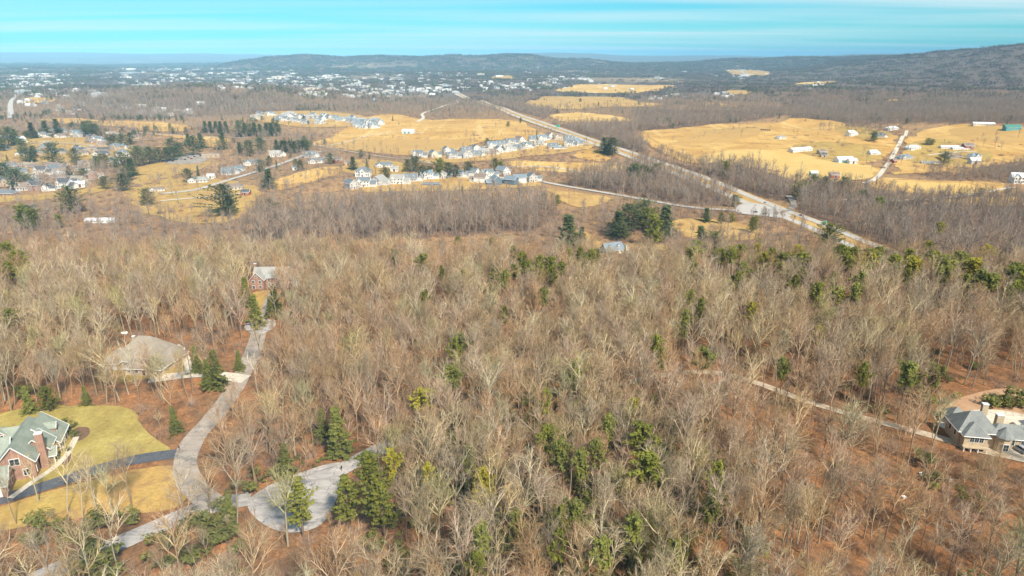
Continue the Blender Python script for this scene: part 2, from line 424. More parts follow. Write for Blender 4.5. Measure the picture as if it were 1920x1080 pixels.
def mown(name, a, c_, rot, sc=.11):
    m, nt, b = material(name, 1.0); w = N(nt, 'ShaderNodeTexWave'); w.inputs['Scale'].default_value = sc; w.inputs['Distortion'].default_value = 2.2; w.inputs['Detail'].default_value = 4; w.inputs['Detail Scale'].default_value = .25
    lnk(nt, objco(nt, (1, 1, 1), rot), w.inputs[0]); n1 = noise(nt, .018, 6, .65, objco(nt), .8); n2 = noise(nt, .9, 5, .75, objco(nt))
    c = mixc(nt, ramp(nt, w.outputs[1], [(.25, (0, 0, 0)), (.8, (.7, .7, .7))]), a, c_); c = mixc(nt, ramp(nt, n1, [(.42, (0, 0, 0)), (.62, (.8, .8, .8))]), c, a)
    c = mixc(nt, 1.0, c, ramp(nt, n2, [(.25, (.75, .73, .7)), (.75, (1.25, 1.23, 1.18))]), 'MULTIPLY'); lnk(nt, c, b.inputs['Base Color']); bump(nt, b, n2, .4, .1); return m
M_MOWN = mown('mown_hay', (.56, .36, .11), (.74, .56, .24), 1.0)
M_MOWN2 = mown('mown_stubble', (.44, .265, .085), (.58, .38, .14), -.5, .08)
M_ROUGH = grass_mat('rough_grass', (.36, .21, .085), (.47, .30, .11), (.55, .38, .15), .03)
M_LAWN = grass_mat('lawn', (.28, .215, .07), (.36, .29, .09), (.44, .36, .125), .10, leaf=.25)
M_YARD = grass_mat('dry_lawn', (.38, .22, .085), (.46, .30, .10), (.40, .30, .09), .06, leaf=.7)
M_GREENISH = grass_mat('farm_grass', (.30, .20, .07), (.42, .28, .085), (.42, .33, .10), .03)
M_THIN_LAWN = grass_mat('thin_lawn', (.26, .17, .065), (.33, .24, .075), (.36, .30, .08), .12)  # sparse brown-green grass around the taupe house, its own colour
M_DIRT = two_tone('bare_dirt', (.34, .19, .10), (.48, .31, .19), .25)
def paving(name, a, b_, c_, sc=.12, rough=.85, patch=None):
    m, nt, b = material(name, rough); v = objco(nt)
    n1 = noise(nt, sc, 6, .6, v, 1.2); n2 = noise(nt, 3.5, 4, .7, v); n3 = noise(nt, .5, 5, .7, objco(nt, (.25, 1, 1), .6))
    c = ramp(nt, n1, [(.32, a), (.5, b_), (.66, c_)])
    c = mixc(nt, .5, c, ramp(nt, n3, [(.35, a), (.65, c_)]))
    c = mixc(nt, 1.0, c, ramp(nt, n2, [(.3, (.85, .85, .85)), (.7, (1.12, 1.12, 1.12))]), 'MULTIPLY')
    if patch:
        n4 = noise(nt, .085, 5, .6, v, 1.5); c = mixc(nt, ramp(nt, n4, [(.56, (0, 0, 0)), (.61, (.85, .85, .85))]), c, patch)
    vo = N(nt, 'ShaderNodeTexVoronoi', feature='DISTANCE_TO_EDGE'); vo.inputs['Scale'].default_value = .22
    wv = N(nt, 'ShaderNodeVectorMath', operation='ADD'); wn_ = N(nt, 'ShaderNodeTexNoise'); wn_.inputs['Scale'].default_value = .5; lnk(nt, v, wn_.inputs[0]); sc_ = N(nt, 'ShaderNodeVectorMath', operation='SCALE'); sc_.inputs['Scale'].default_value = 2.5
    lnk(nt, wn_.outputs[1], sc_.inputs[0]); lnk(nt, v, wv.inputs[0]); lnk(nt, sc_.outputs[0], wv.inputs[1]); lnk(nt, wv.outputs[0], vo.inputs['Vector'])
    c = mixc(nt, ramp(nt, vo.outputs[0], [(.0, (.55, .55, .55)), (.028, (0, 0, 0))]), c, tuple(q * .4 for q in a))
    n8 = noise(nt, .3, 7, .75, v, .8); c = mixc(nt, ramp(nt, n8, [(.62, (0, 0, 0)), (.72, (.55, .55, .55))]), c, (.27, .165, .095))
    lnk(nt, c, b.inputs['Base Color']); bump(nt, b, n2, .25, .03); return m
M_ROAD = paving('worn_asphalt', (.25, .21, .175), (.36, .305, .255), (.46, .39, .33), .1, patch=(.23, .205, .185))
M_CUL = paving('bleached_asphalt', (.20, .19, .19), (.45, .41, .385), (.62, .57, .525), .07, patch=(.15, .15, .165))
M_BLACK = paving('fresh_asphalt', (.075, .08, .095), (.10, .105, .12), (.135, .14, .155), .3)
M_HWY = paving('highway_concrete', (.42, .385, .35), (.50, .465, .43), (.57, .53, .49), .05)
M_GRAVEL = paving('gravel', (.36, .27, .19), (.46, .37, .27), (.56, .46, .35), .4)
M_CONC = paving('pale_concrete', (.55, .47, .37), (.63, .56, .45), (.70, .63, .52), .4)
M_PAINT = two_tone('road_paint', (.68, .66, .6), (.8, .78, .72), 1.0)
M_YELLOW = two_tone('yellow_road_paint', (.55, .36, .07), (.65, .45, .10), 1.0)

# ---- valley fields (outlines read off the photograph, laid on the terrain)
FIELDS = [
 ('hay_field', M_HAY, [(585,268),(640,248),(700,216),(745,214),(800,227),(850,223),(970,224),(995,237),(1022,253),(985,263),(925,263),(880,273),(828,290),(735,292),(640,280),(590,274)]),
 ('hay_field', M_HAY2, [(1028,216),(1067,211),(1120,213),(1187,223),(1183,229),(1067,232),(1040,226)]),
 ('hay_field', M_ROUGH, [(977,196),(1033,180),(1073,183),(1140,180),(1180,187),(1257,197),(1223,201),(1140,201),(1040,207),(987,201)]),
 ('hay_field', M_HAY2, [(1040,168),(1113,157),(1217,160),(1280,161),(1207,176),(1140,176),(1043,173)]),
 ('hay_field', M_HAY, [(1180,250),(1280,241),(1407,230),(1460,233),(1487,220),(1580,227),(1593,247),(1623,260),(1688,253),(1677,277),(1650,303),(1613,307),(1657,315),(1633,340),(1580,336),(1527,345),(1487,342),(1467,325),(1397,312),(1347,306),(1297,308),(1250,293),(1215,272)]),
 ('hay_field', M_HAY, [(1706,253),(1747,240),(1827,232),(1887,243),(2000,246),(2000,300),(1863,307),(1813,324),(1713,325),(1668,330),(1680,307),(1698,273)]),
 ('hay_field', M_HAY2, [(1613,345),(1657,334),(1673,334),(1747,341),(1887,343),(1880,360),(1827,368),(1723,364),(1647,355)]),
 ('hay_field', M_HAY, [(1740,376),(1813,373),(1990,368),(1990,386),(1847,387),(1780,382)]),
 ('pasture', M_HAY, [(63,224),(133,222),(233,228),(333,231),(367,247),(283,248),(233,238),(100,231)]),
 ('pasture', M_HAY, [(267,251),(340,256),(443,260),(420,276),(380,276),(370,264)]),
 ('pasture', M_YARD, [(233,320),(300,303),(400,300),(383,317),(333,333),(287,347),(253,352)]),
 ('pasture', M_HAY, [(500,350),(533,330),(633,309),(640,327),(600,338),(550,353),(500,362)]),
 ('pasture', M_YARD, [(645,300),(720,300),(790,312),(760,330),(680,330),(640,322)]),
 ('lawn', M_YARD, [(-60,368),(67,367),(167,354),(233,337),(213,354),(143,371),(-60,386)]),
 ('pasture', M_HAY2, [(950,300),(1107,306),(1173,306),(1187,320),(1107,328),(1007,321),(953,314)]),
 ('pasture', M_HAY, [(1070,290),(1113,278),(1150,293),(1133,305),(1083,297)]),
 ('grass_verge', M_ROUGH, [(1015,350),(1073,361),(1157,371),(1133,384),(1087,391),(1057,381)]),
 ('pasture', M_ROUGH, [(1075,430),(1105,437),(1130,458),(1250,456),(1262,470),(1105,477),(1085,455)]),
 ('pasture', M_HAY2, [(1477,159),(1573,150),(1567,157),(1493,163)]),
 ('pasture', M_HAY2, [(1662,188),(1733,180),(1730,186),(1667,193)]),
 ('pasture', M_ROUGH, [(1353,130),(1430,132),(1455,143),(1370,143)]),
 ('pasture', M_ROUGH, [(1290,195),(1330,192),(1415,203),(1400,206)]),
 ('pasture', M_ROUGH, [(1355,170),(1410,170),(1412,178),(1360,178)]),
 ('pasture', M_ROUGH, [(920,143),(965,142),(968,148),(922,150)]),
 ('pasture', M_HAY, [(45,183),(105,184),(108,192),(48,196)]),
 ('lawn', M_YARD, [(-40,262),(120,256),(250,268),(252,290),(190,318),(60,330),(-40,330)]),
 ('lawn', M_YARD, [(230,352),(330,332),(470,342),(500,372),(440,420),(340,420),(240,395)]),
 ('pasture', M_ROUGH, [(1240,420),(1300,408),(1400,420),(1440,440),(1400,452),(1300,452)]),
 ('lawn', M_ROUGH, [(640,350),(760,330),(1030,335),(1010,352),(820,360),(660,362)]),
 ('lawn', M_ROUGH, [(770,300),(900,275),(1090,255),(1140,270),(1090,285),(900,302),(800,310)]),
 ('lawn', M_ROUGH, [(470,212),(600,208),(700,220),(690,238),(560,240),(480,228)]),
]
FIELDS += [('hay_field', M_MOWN, [(1290,304),(1345,284),(1420,280),(1510,292),(1600,304),(1654,316),(1632,338),(1530,342),(1482,338),(1400,312)]), ('hay_field', M_MOWN2, [(600,272),(660,262),(760,262),(850,262),(900,262),(880,271),(828,288),(735,290),(640,279)]), ('hay_field', M_MOWN2, [(1300,250),(1407,232),(1455,236),(1440,252),(1360,270),(1280,280),(1235,274)]), ('hay_field', M_MOWN2, [(1760,246),(1830,236),(1990,250),(1990,272),(1860,268)]), ('hay_field', M_MOWN, [(1680,340),(1747,344),(1830,345),(1822,362),(1723,360)])]
FIELDW = []
for nm, mt, pp in FIELDS:
    w = px_poly(pp, 1, 9); drape(nm, w, mt, .12 if 'mown' in mt.name else 0, excl=False); FIELDW.append((pp, w))

# ---- valley roads
roads = {}
def road(nm, pp, w, mat, lift=.25, **k):
    o, g = strip(nm, px_line(pp), w, mat, lift, **k); return o, g
HWY = [(1740,505),(1640,466),(1540,427),(1460,398),(1400,374),(1340,347),(1270,321),(1203,299),(1160,282),(1107,266),(1050,244),(1000,227),(960,214),(913,197),(880,186),(858,177)]
_, hg = road('highway', HWY, 36, M_ROUGH, .1, margin=1)
bpy.context.scene.objects['highway'].name = 'highway_verge'
hx, hy, hnx, hny = hg
def offset_line(g, d): return [(g[0][i] + g[2][i] * d, g[1][i] + g[3][i] * d) for i in range(len(g[0]))]
for s in (-1, 1):
    strip('highway', offset_line(hg, s * 10.2), 9.8, M_HWY, .35, margin=3)
    strip('edge_line', offset_line(hg, s * 14.2), .35, M_PAINT, .45, excl=False)
    strip('edge_line', offset_line(hg, s * 6.2), .35, M_YELLOW, .45, excl=False)
road('ramp_road', [(1000,336),(1017,342),(1090,355),(1140,363),(1220,377),(1280,388),(1340,394),(1405,396),(1440,396)], 9, M_HWY, .3)
road('county_road', [(240,248),(260,250),(360,257),(477,260),(560,268),(640,282),(727,297),(773,299),(813,308),(867,322)], 8, M_GRAVEL, .3)
road('county_road', [(300,364),(367,358),(400,347),(467,327),(533,307),(573,291),(610,284)], 8, M_HWY, .3)
road('farm_road', [(1700,246),(1690,265),(1673,293),(1658,318),(1643,338),(1620,345)], 6.5, M_CONC, .5)
road('dirt_track', [(783,229),(797,221),(787,214),(827,203),(857,196),(857,188)], 9, M_CONC, .4)
road('town_road', [(20,222),(20,205),(19,193),(33,178)], 14, M_HWY, .4)
road('jughandle_road', [(1452,402),(1475,397),(1490,388),(1487,378),(1478,368)], 7, M_ROAD, .42)
road('street', [(140,290),(165,278),(210,270),(260,264),(300,262)], 6, M_GRAVEL, .4)
road('street', [(0,352),(70,345),(120,340),(180,338)], 6, M_GRAVEL, .4)
road('street', [(-20,277),(60,269),(120,268),(180,274)], 6, M_GRAVEL, .42)
road('street', [(40,302),(100,306),(160,303),(235,298)], 6, M_GRAVEL, .42)
road('street', [(170,272),(182,286),(172,303),(180,320)], 6, M_GRAVEL, .44)
road('street', [(775,285),(850,284),(950,270),(1050,262),(1105,272)], 6, M_CONC, .44)
road('street', [(670,338),(760,335),(860,330),(990,336)], 6, M_CONC, .44)
road('street', [(480,222),(560,219),(640,226),(690,236)], 7, M_CONC, .5)
road('dirt_track', [(950,315),(1010,312),(1060,318),(1120,330)], 5, M_CONC, .5)
road('dirt_track', [(1560,375),(1700,378),(1780,372),(1850,362),(1900,352)], 5, M_CONC, .5)
road('dirt_track', [(1740,292),(1790,286),(1830,285)], 4, M_CONC, .5)
road('dirt_track', [(585,276),(640,270),(683,256),(740,247),(790,250)], 4, M_CONC, .5)
road('dirt_track', [(300,378),(370,372),(420,368),(470,362)], 5, M_CONC, .5)
drape('junction', px_poly([(1380,386),(1412,378),(1490,404),(1470,411),(1420,405),(1378,401)], 1), M_HWY, .32)
road('dirt_track', [(1215,258),(1240,272),(1270,288),(1300,303)], 2.5, M_ROUGH, .5)
road('dirt_track', [(1300,277),(1345,263),(1385,248),(1425,236)], 2.5, M_ROUGH, .5)
road('dirt_track', [(1530,298),(1580,305),(1640,311),(1656,316)], 2.5, M_ROUGH, .5)
road('dirt_track', [(1420,262),(1500,266),(1580,270),(1670,276)], 2.5, M_ROUGH, .5)
road('dirt_track', [(1880,345),(1860,355),(1845,367)], 3, M_ROUGH, .5)
for pp in ([(1480,272),(1560,264),(1640,276),(1662,292),(1640,303),(1560,302),(1500,290)], [(1700,270),(1780,262),(1850,280),(1870,300),(1800,312),(1720,306),(1685,298)], [(1560,238),(1600,238),(1680,250),(1660,262),(1600,262)]):
    drape('pasture', px_poly(pp, 1, 7), M_GREENISH, .2, excl=False)
drape('parking_lot', px_poly([(300,305),(345,290),(385,288),(390,306),(330,310)], 1), M_ROAD, .3)

# ---- near roads, drives and lawns
L1 = px_poly([(-60,800),(20,768),(110,762),(250,760),(264,800),(296,828),(330,846),(270,860),(170,884),(70,908),(-60,945)])
L1 = roughen(L1, 1.6, 1); drape('lawn', L1, M_LAWN, .01)
L2 = px_poly([(-60,975),(60,930),(160,904),(325,866),(340,895),(358,925),(330,960),(200,965),(60,985),(-60,1010)])
L2 = roughen(L2, 2.0, 2); drape('lawn', L2, M_YARD, .01)
L3 = px_poly([(470,545),(535,545),(530,580),(500,590),(470,578)], 2, 1.5); drape('lawn', L3, M_YARD, .01)
L4 = px_poly([(178,705),(190,668),(250,650),(345,652),(368,685),(330,706),(190,722)], 2, 1.5); drape('lawn', L4, M_THIN_LAWN, .01)
D1 = px_poly([(1735,775),(1790,748),(1880,725),(1960,735),(1960,790),(1850,770)]); drape('bare_ground', D1, M_DIRT, .01)
strip('street', px_line([(20,1115),(75,1082),(200,1030),(290,990),(380,952),(470,935)]), 5.6, M_CUL, .03)
strip('street', px_line([(405,950),(372,925),(350,895),(345,868),(360,825),(400,785),(430,745),(455,702),(478,655),(488,612)]), 5.6, M_ROAD, .05)
CUL = px_poly([(455,945),(500,912),(560,888),(630,866),(655,872),(640,900),(628,950),(600,992),(540,1003),(490,985)]); drape('cul_de_sac', CUL, M_CUL, .06)
strip('street', px_line([(600,905),(650,876),(700,848),(745,828),(780,815)]), 5.0, M_CUL, .085)
drape('cul_de_sac', px_poly([(455,612),(480,598),(515,598),(520,612),(495,628),(465,626)]), M_CUL, .06)
strip('driveway', px_line([(490,606),(500,585),(507,560),(515,550)]), 4, M_ROAD, .08)
strip('driveway', px_line([(-60,955),(0,938),(80,914),(170,884),(250,862),(335,851)]), 4.4, M_BLACK, .03)
strip('driveway', px_line([(462,712),(420,706),(380,700),(330,706),(280,712)]), 5, M_CONC, .05)
strip('driveway', px_line([(356,702),(352,680),(345,660),(330,648)]), 2.2, M_CONC, .08)
strip('gravel_drive', px_line([(1150,724),(1230,706),(1310,697),(1350,700),(1420,718),(1500,750),(1600,780),(1700,805),(1790,830),(1850,850),(1960,866)]), 3.1, M_GRAVEL, .04)
drape('gravel_yard', px_poly([(1820,815),(1960,790),(1960,875),(1880,860),(1830,845)]), M_CONC, .03)
drape('terrace', px_poly([(1745,790),(1830,765),(1920,775),(1960,800),(1900,815),(1780,812)]), M_CONC, .025)

# ================================================================== BUILDINGS
def brick_mat():
    m, nt, b = material('brick', .9); v = objco(nt)
    br = N(nt, 'ShaderNodeTexBrick'); br.inputs['Scale'].default_value = 2.2; lnk(nt, v, br.inputs[0])
    br.inputs['Color1'].default_value = (.28, .155, .115, 1); br.inputs['Color2'].default_value = (.37, .225, .17, 1); br.inputs['Mortar'].default_value = (.42, .33, .28, 1)
    n = noise(nt, .6, 5, .6, v); c = mixc(nt, 1.0, br.outputs[0], ramp(nt, n, [(.3, (.75, .75, .75)), (.7, (1.25, 1.2, 1.15))]), 'MULTIPLY')
    lnk(nt, c, b.inputs['Base Color']); return m
def shingle_mat(name, a, b_):
    m, nt, b = material(name, .8); v = objco(nt); n = noise(nt, .35, 6, .65, v, .5); n2 = noise(nt, 5, 3, .7, objco(nt, (.4, 1, 3)))
    c = ramp(nt, n, [(.3, a), (.7, b_)]); c = mixc(nt, 1.0, c, ramp(nt, n2, [(.3, (.78, .78, .78)), (.7, (1.2, 1.2, 1.2))]), 'MULTIPLY')
    lnk(nt, c, b.inputs['Base Color']); bump(nt, b, n2, .3, .04); return m
MAT = dict(
    brick=brick_mat(), white=two_tone('white_siding', (.70, .68, .64), (.80, .79, .76), .8, .7), cream=two_tone('cream_siding', (.60, .54, .43), (.70, .63, .50), .8, .8),
    grey=two_tone('grey_siding', (.46, .46, .46), (.56, .56, .55), .8, .8), blue=two_tone('blue_siding', (.10, .15, .20), (.15, .21, .27), .8, .8),
    tan=two_tone('tan_siding', (.42, .32, .22), (.54, .42, .30), .8, .85), stone=two_tone('tan_stone', (.36, .28, .19), (.58, .47, .33), 1.6, .9),
    red=two_tone('red_boards', (.30, .06, .04), (.38, .10, .07), .8, .85), steel=two_tone('pale_steel', (.62, .66, .70), (.74, .77, .80), .5, .45), teal=two_tone('teal_board', (.10, .28, .30), (.16, .36, .36), .6),
    r_slate=shingle_mat('slate_shingles', (.13, .15, .17), (.20, .225, .245)), r_blue=shingle_mat('blue_grey_shingles', (.15, .19, .23), (.23, .28, .32)), r_brown=shingle_mat('brown_shingles', (.19, .145, .12), (.27, .21, .17)),
    r_green=shingle_mat('green_grey_shingles', (.21, .24, .20), (.32, .35, .29)), r_taupe=shingle_mat('taupe_shingles', (.24, .205, .165), (.35, .30, .24)), r_grey=shingle_mat('weathered_grey_shingles', (.27, .265, .25), (.38, .37, .345)),
    r_pale=shingle_mat('pale_metal_roof', (.60, .60, .62), (.72, .72, .73)), r_teal=shingle_mat('green_metal_roof', (.05, .20, .16), (.08, .27, .21)), r_dark=shingle_mat('charcoal_shingles', (.075, .08, .09), (.12, .125, .135)),
    r_mans=shingle_mat('mansion_slate', (.16, .17, .17), (.27, .28, .265)),
    trim=two_tone('white_trim', (.74, .72, .68), (.84, .83, .80), 1.0, .6), door=two_tone('dark_door', (.10, .05, .03), (.16, .08, .05), 1.0, .5), gdoor=two_tone('garage_door', (.62, .60, .56), (.72, .70, .66), 1.0, .6),
    cap=two_tone('chimney_cap', (.62, .64, .68), (.75, .77, .8), 1.0, .5))
m, nt, b = material('window_glass', .12); b.inputs['Base Color'].default_value = (.035, .045, .055, 1); b.inputs['Specular IOR Level'].default_value = .6; MAT['glass'] = m

class Spec:
    """a building drawn up in its own axes (front towards -y), to be set out any number of times"""
    def __init__(s): s.W = MB(); s.Rf = MB(); s.Tr = MB(); s.parts = []; s.cache = {}
    def block(s, x0, x1, y0, y1, ze, zr, ax='x', ov=.5, hip=(0, 0), zb=-1.6, th=.22, fascia=True):
        """walls and a pitched roof; ax = ridge direction, hip = inset of the ridge at either end (0 = gable)"""
        if ax == 'y': tr = lambda p: (-p[1], p[0], p[2]); X0, X1, Y0, Y1 = y0, y1, -x1, -x0
        else: tr = lambda p: p; X0, X1, Y0, Y1 = x0, x1, y0, y1
        ym = (Y0 + Y1) / 2; W, Q = s.W, s.Rf
        def add(mb, *pts): mb.poly([tr(p) for p in pts])
        add(W, (X0, Y0, zb), (X1, Y0, zb), (X1, Y0, ze), (X0, Y0, ze)); add(W, (X1, Y1, zb), (X0, Y1, zb), (X0, Y1, ze), (X1, Y1, ze))
        if hip[0]: add(W, (X0, Y1, zb), (X0, Y0, zb), (X0, Y0, ze), (X0, Y1, ze))
        else: add(W, (X0, Y1, zb), (X0, Y0, zb), (X0, Y0, ze), (X0, ym, zr - .05), (X0, Y1, ze))
        if hip[1]: add(W, (X1, Y0, zb), (X1, Y1, zb), (X1, Y1, ze), (X1, Y0, ze))
        else: add(W, (X1, Y0, zb), (X1, Y1, zb), (X1, Y1, ze), (X1, ym, zr - .05), (X1, Y0, ze))
        sl = (zr - ze) / (ym - Y0); zo = ze - ov * sl + .06; zt = zr + .06
        A0 = X0 - ov; A1 = X1 + ov; B0 = Y0 - ov; B1 = Y1 + ov
        r0 = X0 + hip[0] if hip[0] else A0; r1 = X1 - hip[1] if hip[1] else A1
        def slab(*pts):
            q = [tr(p) for p in pts]; Q.solid(q, th)
        slab((A0, B0, zo), (A1, B0, zo), (r1, ym, zt), (r0, ym, zt)); slab((A1, B1, zo), (A0, B1, zo), (r0, ym, zt), (r1, ym, zt))
        if hip[0]: slab((A0, B1, zo), (A0, B0, zo), (r0, ym, zt))
        if hip[1]: slab((A1, B0, zo), (A1, B1, zo), (r1, ym, zt))
        if fascia:
            e = .1
            def bar(a, b2):
                s.Tr.tube([tr(a), tr(b2)], [.13, .13], 4)
            bar((A0, B0 - .05, zo - .12), (A1, B0 - .05, zo - .12)); bar((A0, B1 + .05, zo - .12), (A1, B1 + .05, zo - .12))
            for hp, xx in ((hip[0], A0 - .04), (hip[1], A1 + .04)):
                if hp: bar((xx, B0, zo - .12), (xx, B1, zo - .12))
                else: bar((xx, B0, zo - .1), (xx, ym, zt - .1)); bar((xx, ym, zt - .1), (xx, B1, zo - .1))
        return s
    def _m(s, key, fn):
        if key not in s.cache: s.cache[key] = fn()
        return s.cache[key]
    def win(s, x, y, z, w=1.0, hh=1.5, face='-y', name='window', fr='trim', pn='glass'):
        """a framed window whose pane sits in front of the wall; z is the sill height"""
        def fm(): return MB().box(-w / 2 - .14, w / 2 + .14, -.10, .05, -.14, hh + .14).mesh(name)
        def pm():
            mb = MB(); mb.box(-w / 2, -.04, -.14, -.06, 0, hh / 2 - .03).box(.04, w / 2, -.14, -.06, 0, hh / 2 - .03).box(-w / 2, -.04, -.14, -.06, hh / 2 + .03, hh).box(.04, w / 2, -.14, -.06, hh / 2 + .03, hh); return mb.mesh('pane')
        rz = {'-y': 0, '+x': math.pi / 2, '+y': math.pi, '-x': -math.pi / 2}[face]
        s.parts.append((name, s._m(('f', w, hh, name), fm), fr, (x, y, z), rz, [('pane', s._m(('p', w, hh), pm), pn)]))
        return s
    def door(s, x, y, w=1.1, hh=2.2, face='-y', name='door', mat='door', z=0.0):
        def dm(): return MB().box(-w / 2 - .1, w / 2 + .1, -.09, .05, 0, hh + .1).mesh(name)
        def lm(): return MB().box(-w / 2, w / 2, -.13, -.05, 0.02, hh).mesh('panel')
        rz = {'-y': 0, '+x': math.pi / 2, '+y': math.pi, '-x': -math.pi / 2}[face]
        s.parts.append((name, s._m(('d', w, hh, name), dm), 'trim', (x, y, z), rz, [('panel', s._m(('l', w, hh), lm), mat)]))
        return s
    def chimney(s, x, y, z0, z1, w=1.2, d=1.0, mat='brick'):
        mb = MB().box(-w / 2, w / 2, -d / 2, d / 2, z0, z1); cp = MB().box(-w / 2 - .1, w / 2 + .1, -d / 2 - .1, d / 2 + .1, z1, z1 + .22)
        s.parts.append(('chimney', mb.mesh('chimney'), mat, (x, y, 0), 0, [('chimney_cap', cp.mesh('chimney_cap'), 'cap')])); return s
    def column(s, x, y, z0, z1, r=.16):
        def cm():
            mb = MB(); mb.tube([(0, 0, z0), (0, 0, z1)], [r, r * .85], 8).box(-r * 1.4, r * 1.4, -r * 1.4, r * 1.4, z0 - .15, z0 + .12).box(-r * 1.4, r * 1.4, -r * 1.4, r * 1.4, z1 - .12, z1 + .02); return mb.mesh('column')
        s.parts.append(('column', s._m(('c', z0, z1, r), cm), 'trim', (x, y, 0), 0, [])); return s
    def extra(s, name, mb, mat): s.parts.append((name, mb.mesh(name), mat, (0, 0, 0), 0, [])); return s
    def dormer(s, x, y, z, w=1.8, d=2.4, hh=1.4, face='-y'):
        """a gabled dormer: front at y, running back d"""
        k = {'-y': 0, '+x': 1, '+y': 2, '-x': 3}[face]; c, sn = (1, 0, -1, 0)[k], (0, 1, 0, -1)[k]
        T = lambda p: (x + p[0] * c - p[1] * sn, y + p[0] * sn + p[1] * c, z + p[2])
        a = w / 2
        s.W.poly([T(p) for p in ((-a, 0, -.4), (a, 0, -.4), (a, 0, hh), (0, 0, hh + a * .9), (-a, 0, hh))])
        s.W.poly([T(p) for p in ((a, 0, -.4), (a, d, -.4), (a, d, hh), (a, 0, hh))]); s.W.poly([T(p) for p in ((-a, d, -.4), (-a, 0, -.4), (-a, 0, hh), (-a, d, hh))])
        o = .25
        s.Rf.solid([T(p) for p in ((a + o, -o, hh - o * .9 + .05), (a + o, d + 1, hh - o * .9 + .05), (0, d + 1, hh + a * .9 + .05), (0, -o, hh + a * .9 + .05))], .14)
        s.Rf.solid([T(p) for p in ((-a - o, d + 1, hh - o * .9 + .05), (-a - o, -o, hh - o * .9 + .05), (0, -o, hh + a * .9 + .05), (0, d + 1, hh + a * .9 + .05))], .14)
        q = T((0, 0, 0)); s.win(q[0], q[1], z + .1, w * .5, hh * .8, face)
        for sg in (-1, 1): s.Tr.tube([T((sg * (a + o), -o - .04, hh - o * .9)), T((0, -o - .04, hh + a * .9))], [.09, .09], 4)
        return s
    def close(s): s.mw = s.W.mesh('wall'); s.mr = s.Rf.mesh('roof'); s.mt = s.Tr.mesh('trim') if s.Tr.f else None; return s
def ensure(me, mat):
    if not me.materials: me.materials.append(mat)
def place(spec, name, loc, rz, wall, roof, label, cat='house', group=None, sc=1.0, detail=True):
    t = empty(name, loc, rz, sc); tag(t, label, cat, group)
    def put(nm, me, mat, par, l=(0, 0, 0), r=0):
        ensure(me, MAT[mat]); o = link(me, nm, par, MAT[mat]); o.location = l; o.rotation_euler = (0, 0, r); return o
    put('wall', spec.mw, wall, t); put('roof', spec.mr, roof, t)
    if spec.mt: put('trim', spec.mt, 'trim', t)
    for nm, me, mat, l, r, ch in spec.parts:
        o = put(nm, me, mat, t, l, r)
        for cn, cm_, cmat in ch: put(cn, cm_, cmat, o)
    EXCL.append([(loc[0] + sc * (math.cos(rz) * a - math.sin(rz) * b_), loc[1] + sc * (math.sin(rz) * a + math.cos(rz) * b_)) for a, b_ in spec.foot]) if hasattr(spec, 'foot') else None
    return t

# ---- four houses of the near forest
# brick house with green-grey roofs, lower left (x = towards the right of its ridge, y = away from the camera along the ridge)
s = Spec()
s.block(-5, 3, -19, 1.5, 5.2, 9.6, 'y', .55, (0, 4))                # main range, gable to the front, hip behind
s.block(-1, 5.2, -13.5, -8, 5.0, 8.0, 'y', .5)                      # second front gable
s.block(-18, -4, -14, -7, 5.0, 8.3, 'x', .5)                        # left wing
s.block(-13, -3, -4.5, .8, 4.0, 6.9, 'x', .5)                       # back left wing
s.block(-13, -1.6, -26, -19.5, 3.4, 6.6, 'x', .5)                   # garage wing, gable to the right
s.block(2, 4.6, -7.2, 1.2, 3.4, 3.9, 'y', .2, fascia=False)
s.Rf.solid([(6.6, -8.4, 3.2), (6.6, 2.0, 3.2), (.6, 2.0, 8.6), (.6, -8.4, 8.6)], .25)  # long slope over the right porch
s.Tr.tube([(6.65, -8.4, 3.05), (6.65, 2.0, 3.05)], [.16, .16], 4); s.Tr.tube([(6.65, -8.45, 3.05), (.6, -8.45, 8.45)], [.14, .14], 4); s.Tr.tube([(6.65, 2.05, 3.05), (.6, 2.05, 8.45)], [.14, .14], 4)
s.dormer(5.0, -3.2, 4.6, 2.6, 3.2, 1.5, '+x')
for k in range(6): s.column(6.25, -8.1 + k * 1.96, 0, 2.95, .18)
for k in range(3): s.win(4.62, -6.2 + k * 2.9, .6, 1.1, 1.9, '+x')
s.door(4.62, -2.0, 1.1, 2.3, '+x')
s.block(3.2, 6.4, -14.2, -10.6, 3.1, 4.7, 'x', .4, zb=2.8)           # small front portico
for a_ in (3.6, 6.1):
    for b_ in (-13.9, -10.9): s.column(a_, b_, 0, 2.9, .17)
s.chimney(4.2, -15.0, -1, 10.2, 1.7, 1.3)
for xx in (-3.2, 1.0): s.win(xx, -19.02, 1.0, 1.2, 1.7)
s.win(-1.0, -19.02, 4.3, 2.0, 1.7); s.win(-1.62, -24.6, .9, 1.1, 1.5, '+x'); s.win(-1.62, -21.4, .9, 1.1, 1.5, '+x')
for yy in (-17.4,): s.win(3.02, yy, 1.0, 1.1, 1.7, '+x'); s.win(3.02, yy, 3.3, 1.0, 1.2, '+x')
for xx in (-16, -13, -10, -7): s.win(xx, -14.02, 1.0, 1.1, 1.7)
s.door(-9.5, -26.02, 4.8, 2.4, '-y', 'garage_door', 'gdoor'); s.door(-4.5, -26.02, 3.4, 2.4, '-y', 'garage_door', 'gdoor')
s.dormer(-8, -3.4, 4.4, 2.2, 2.4, 1.3, '-y')
s.foot = [(-20, -28), (8, -28), (8, 4), (-20, 4)]; s.close()
H1X, H1Y = -123.2, 156.6
HZ1 = math.atan2(.935, -.354) - math.pi / 2
place(s, 'brick_house', (H1X, H1Y, h(-118, 148) + .1), HZ1, 'brick', 'r_green', 'brick house with green-grey gabled roofs, white porch columns and chimney, lower left', sc=.93)
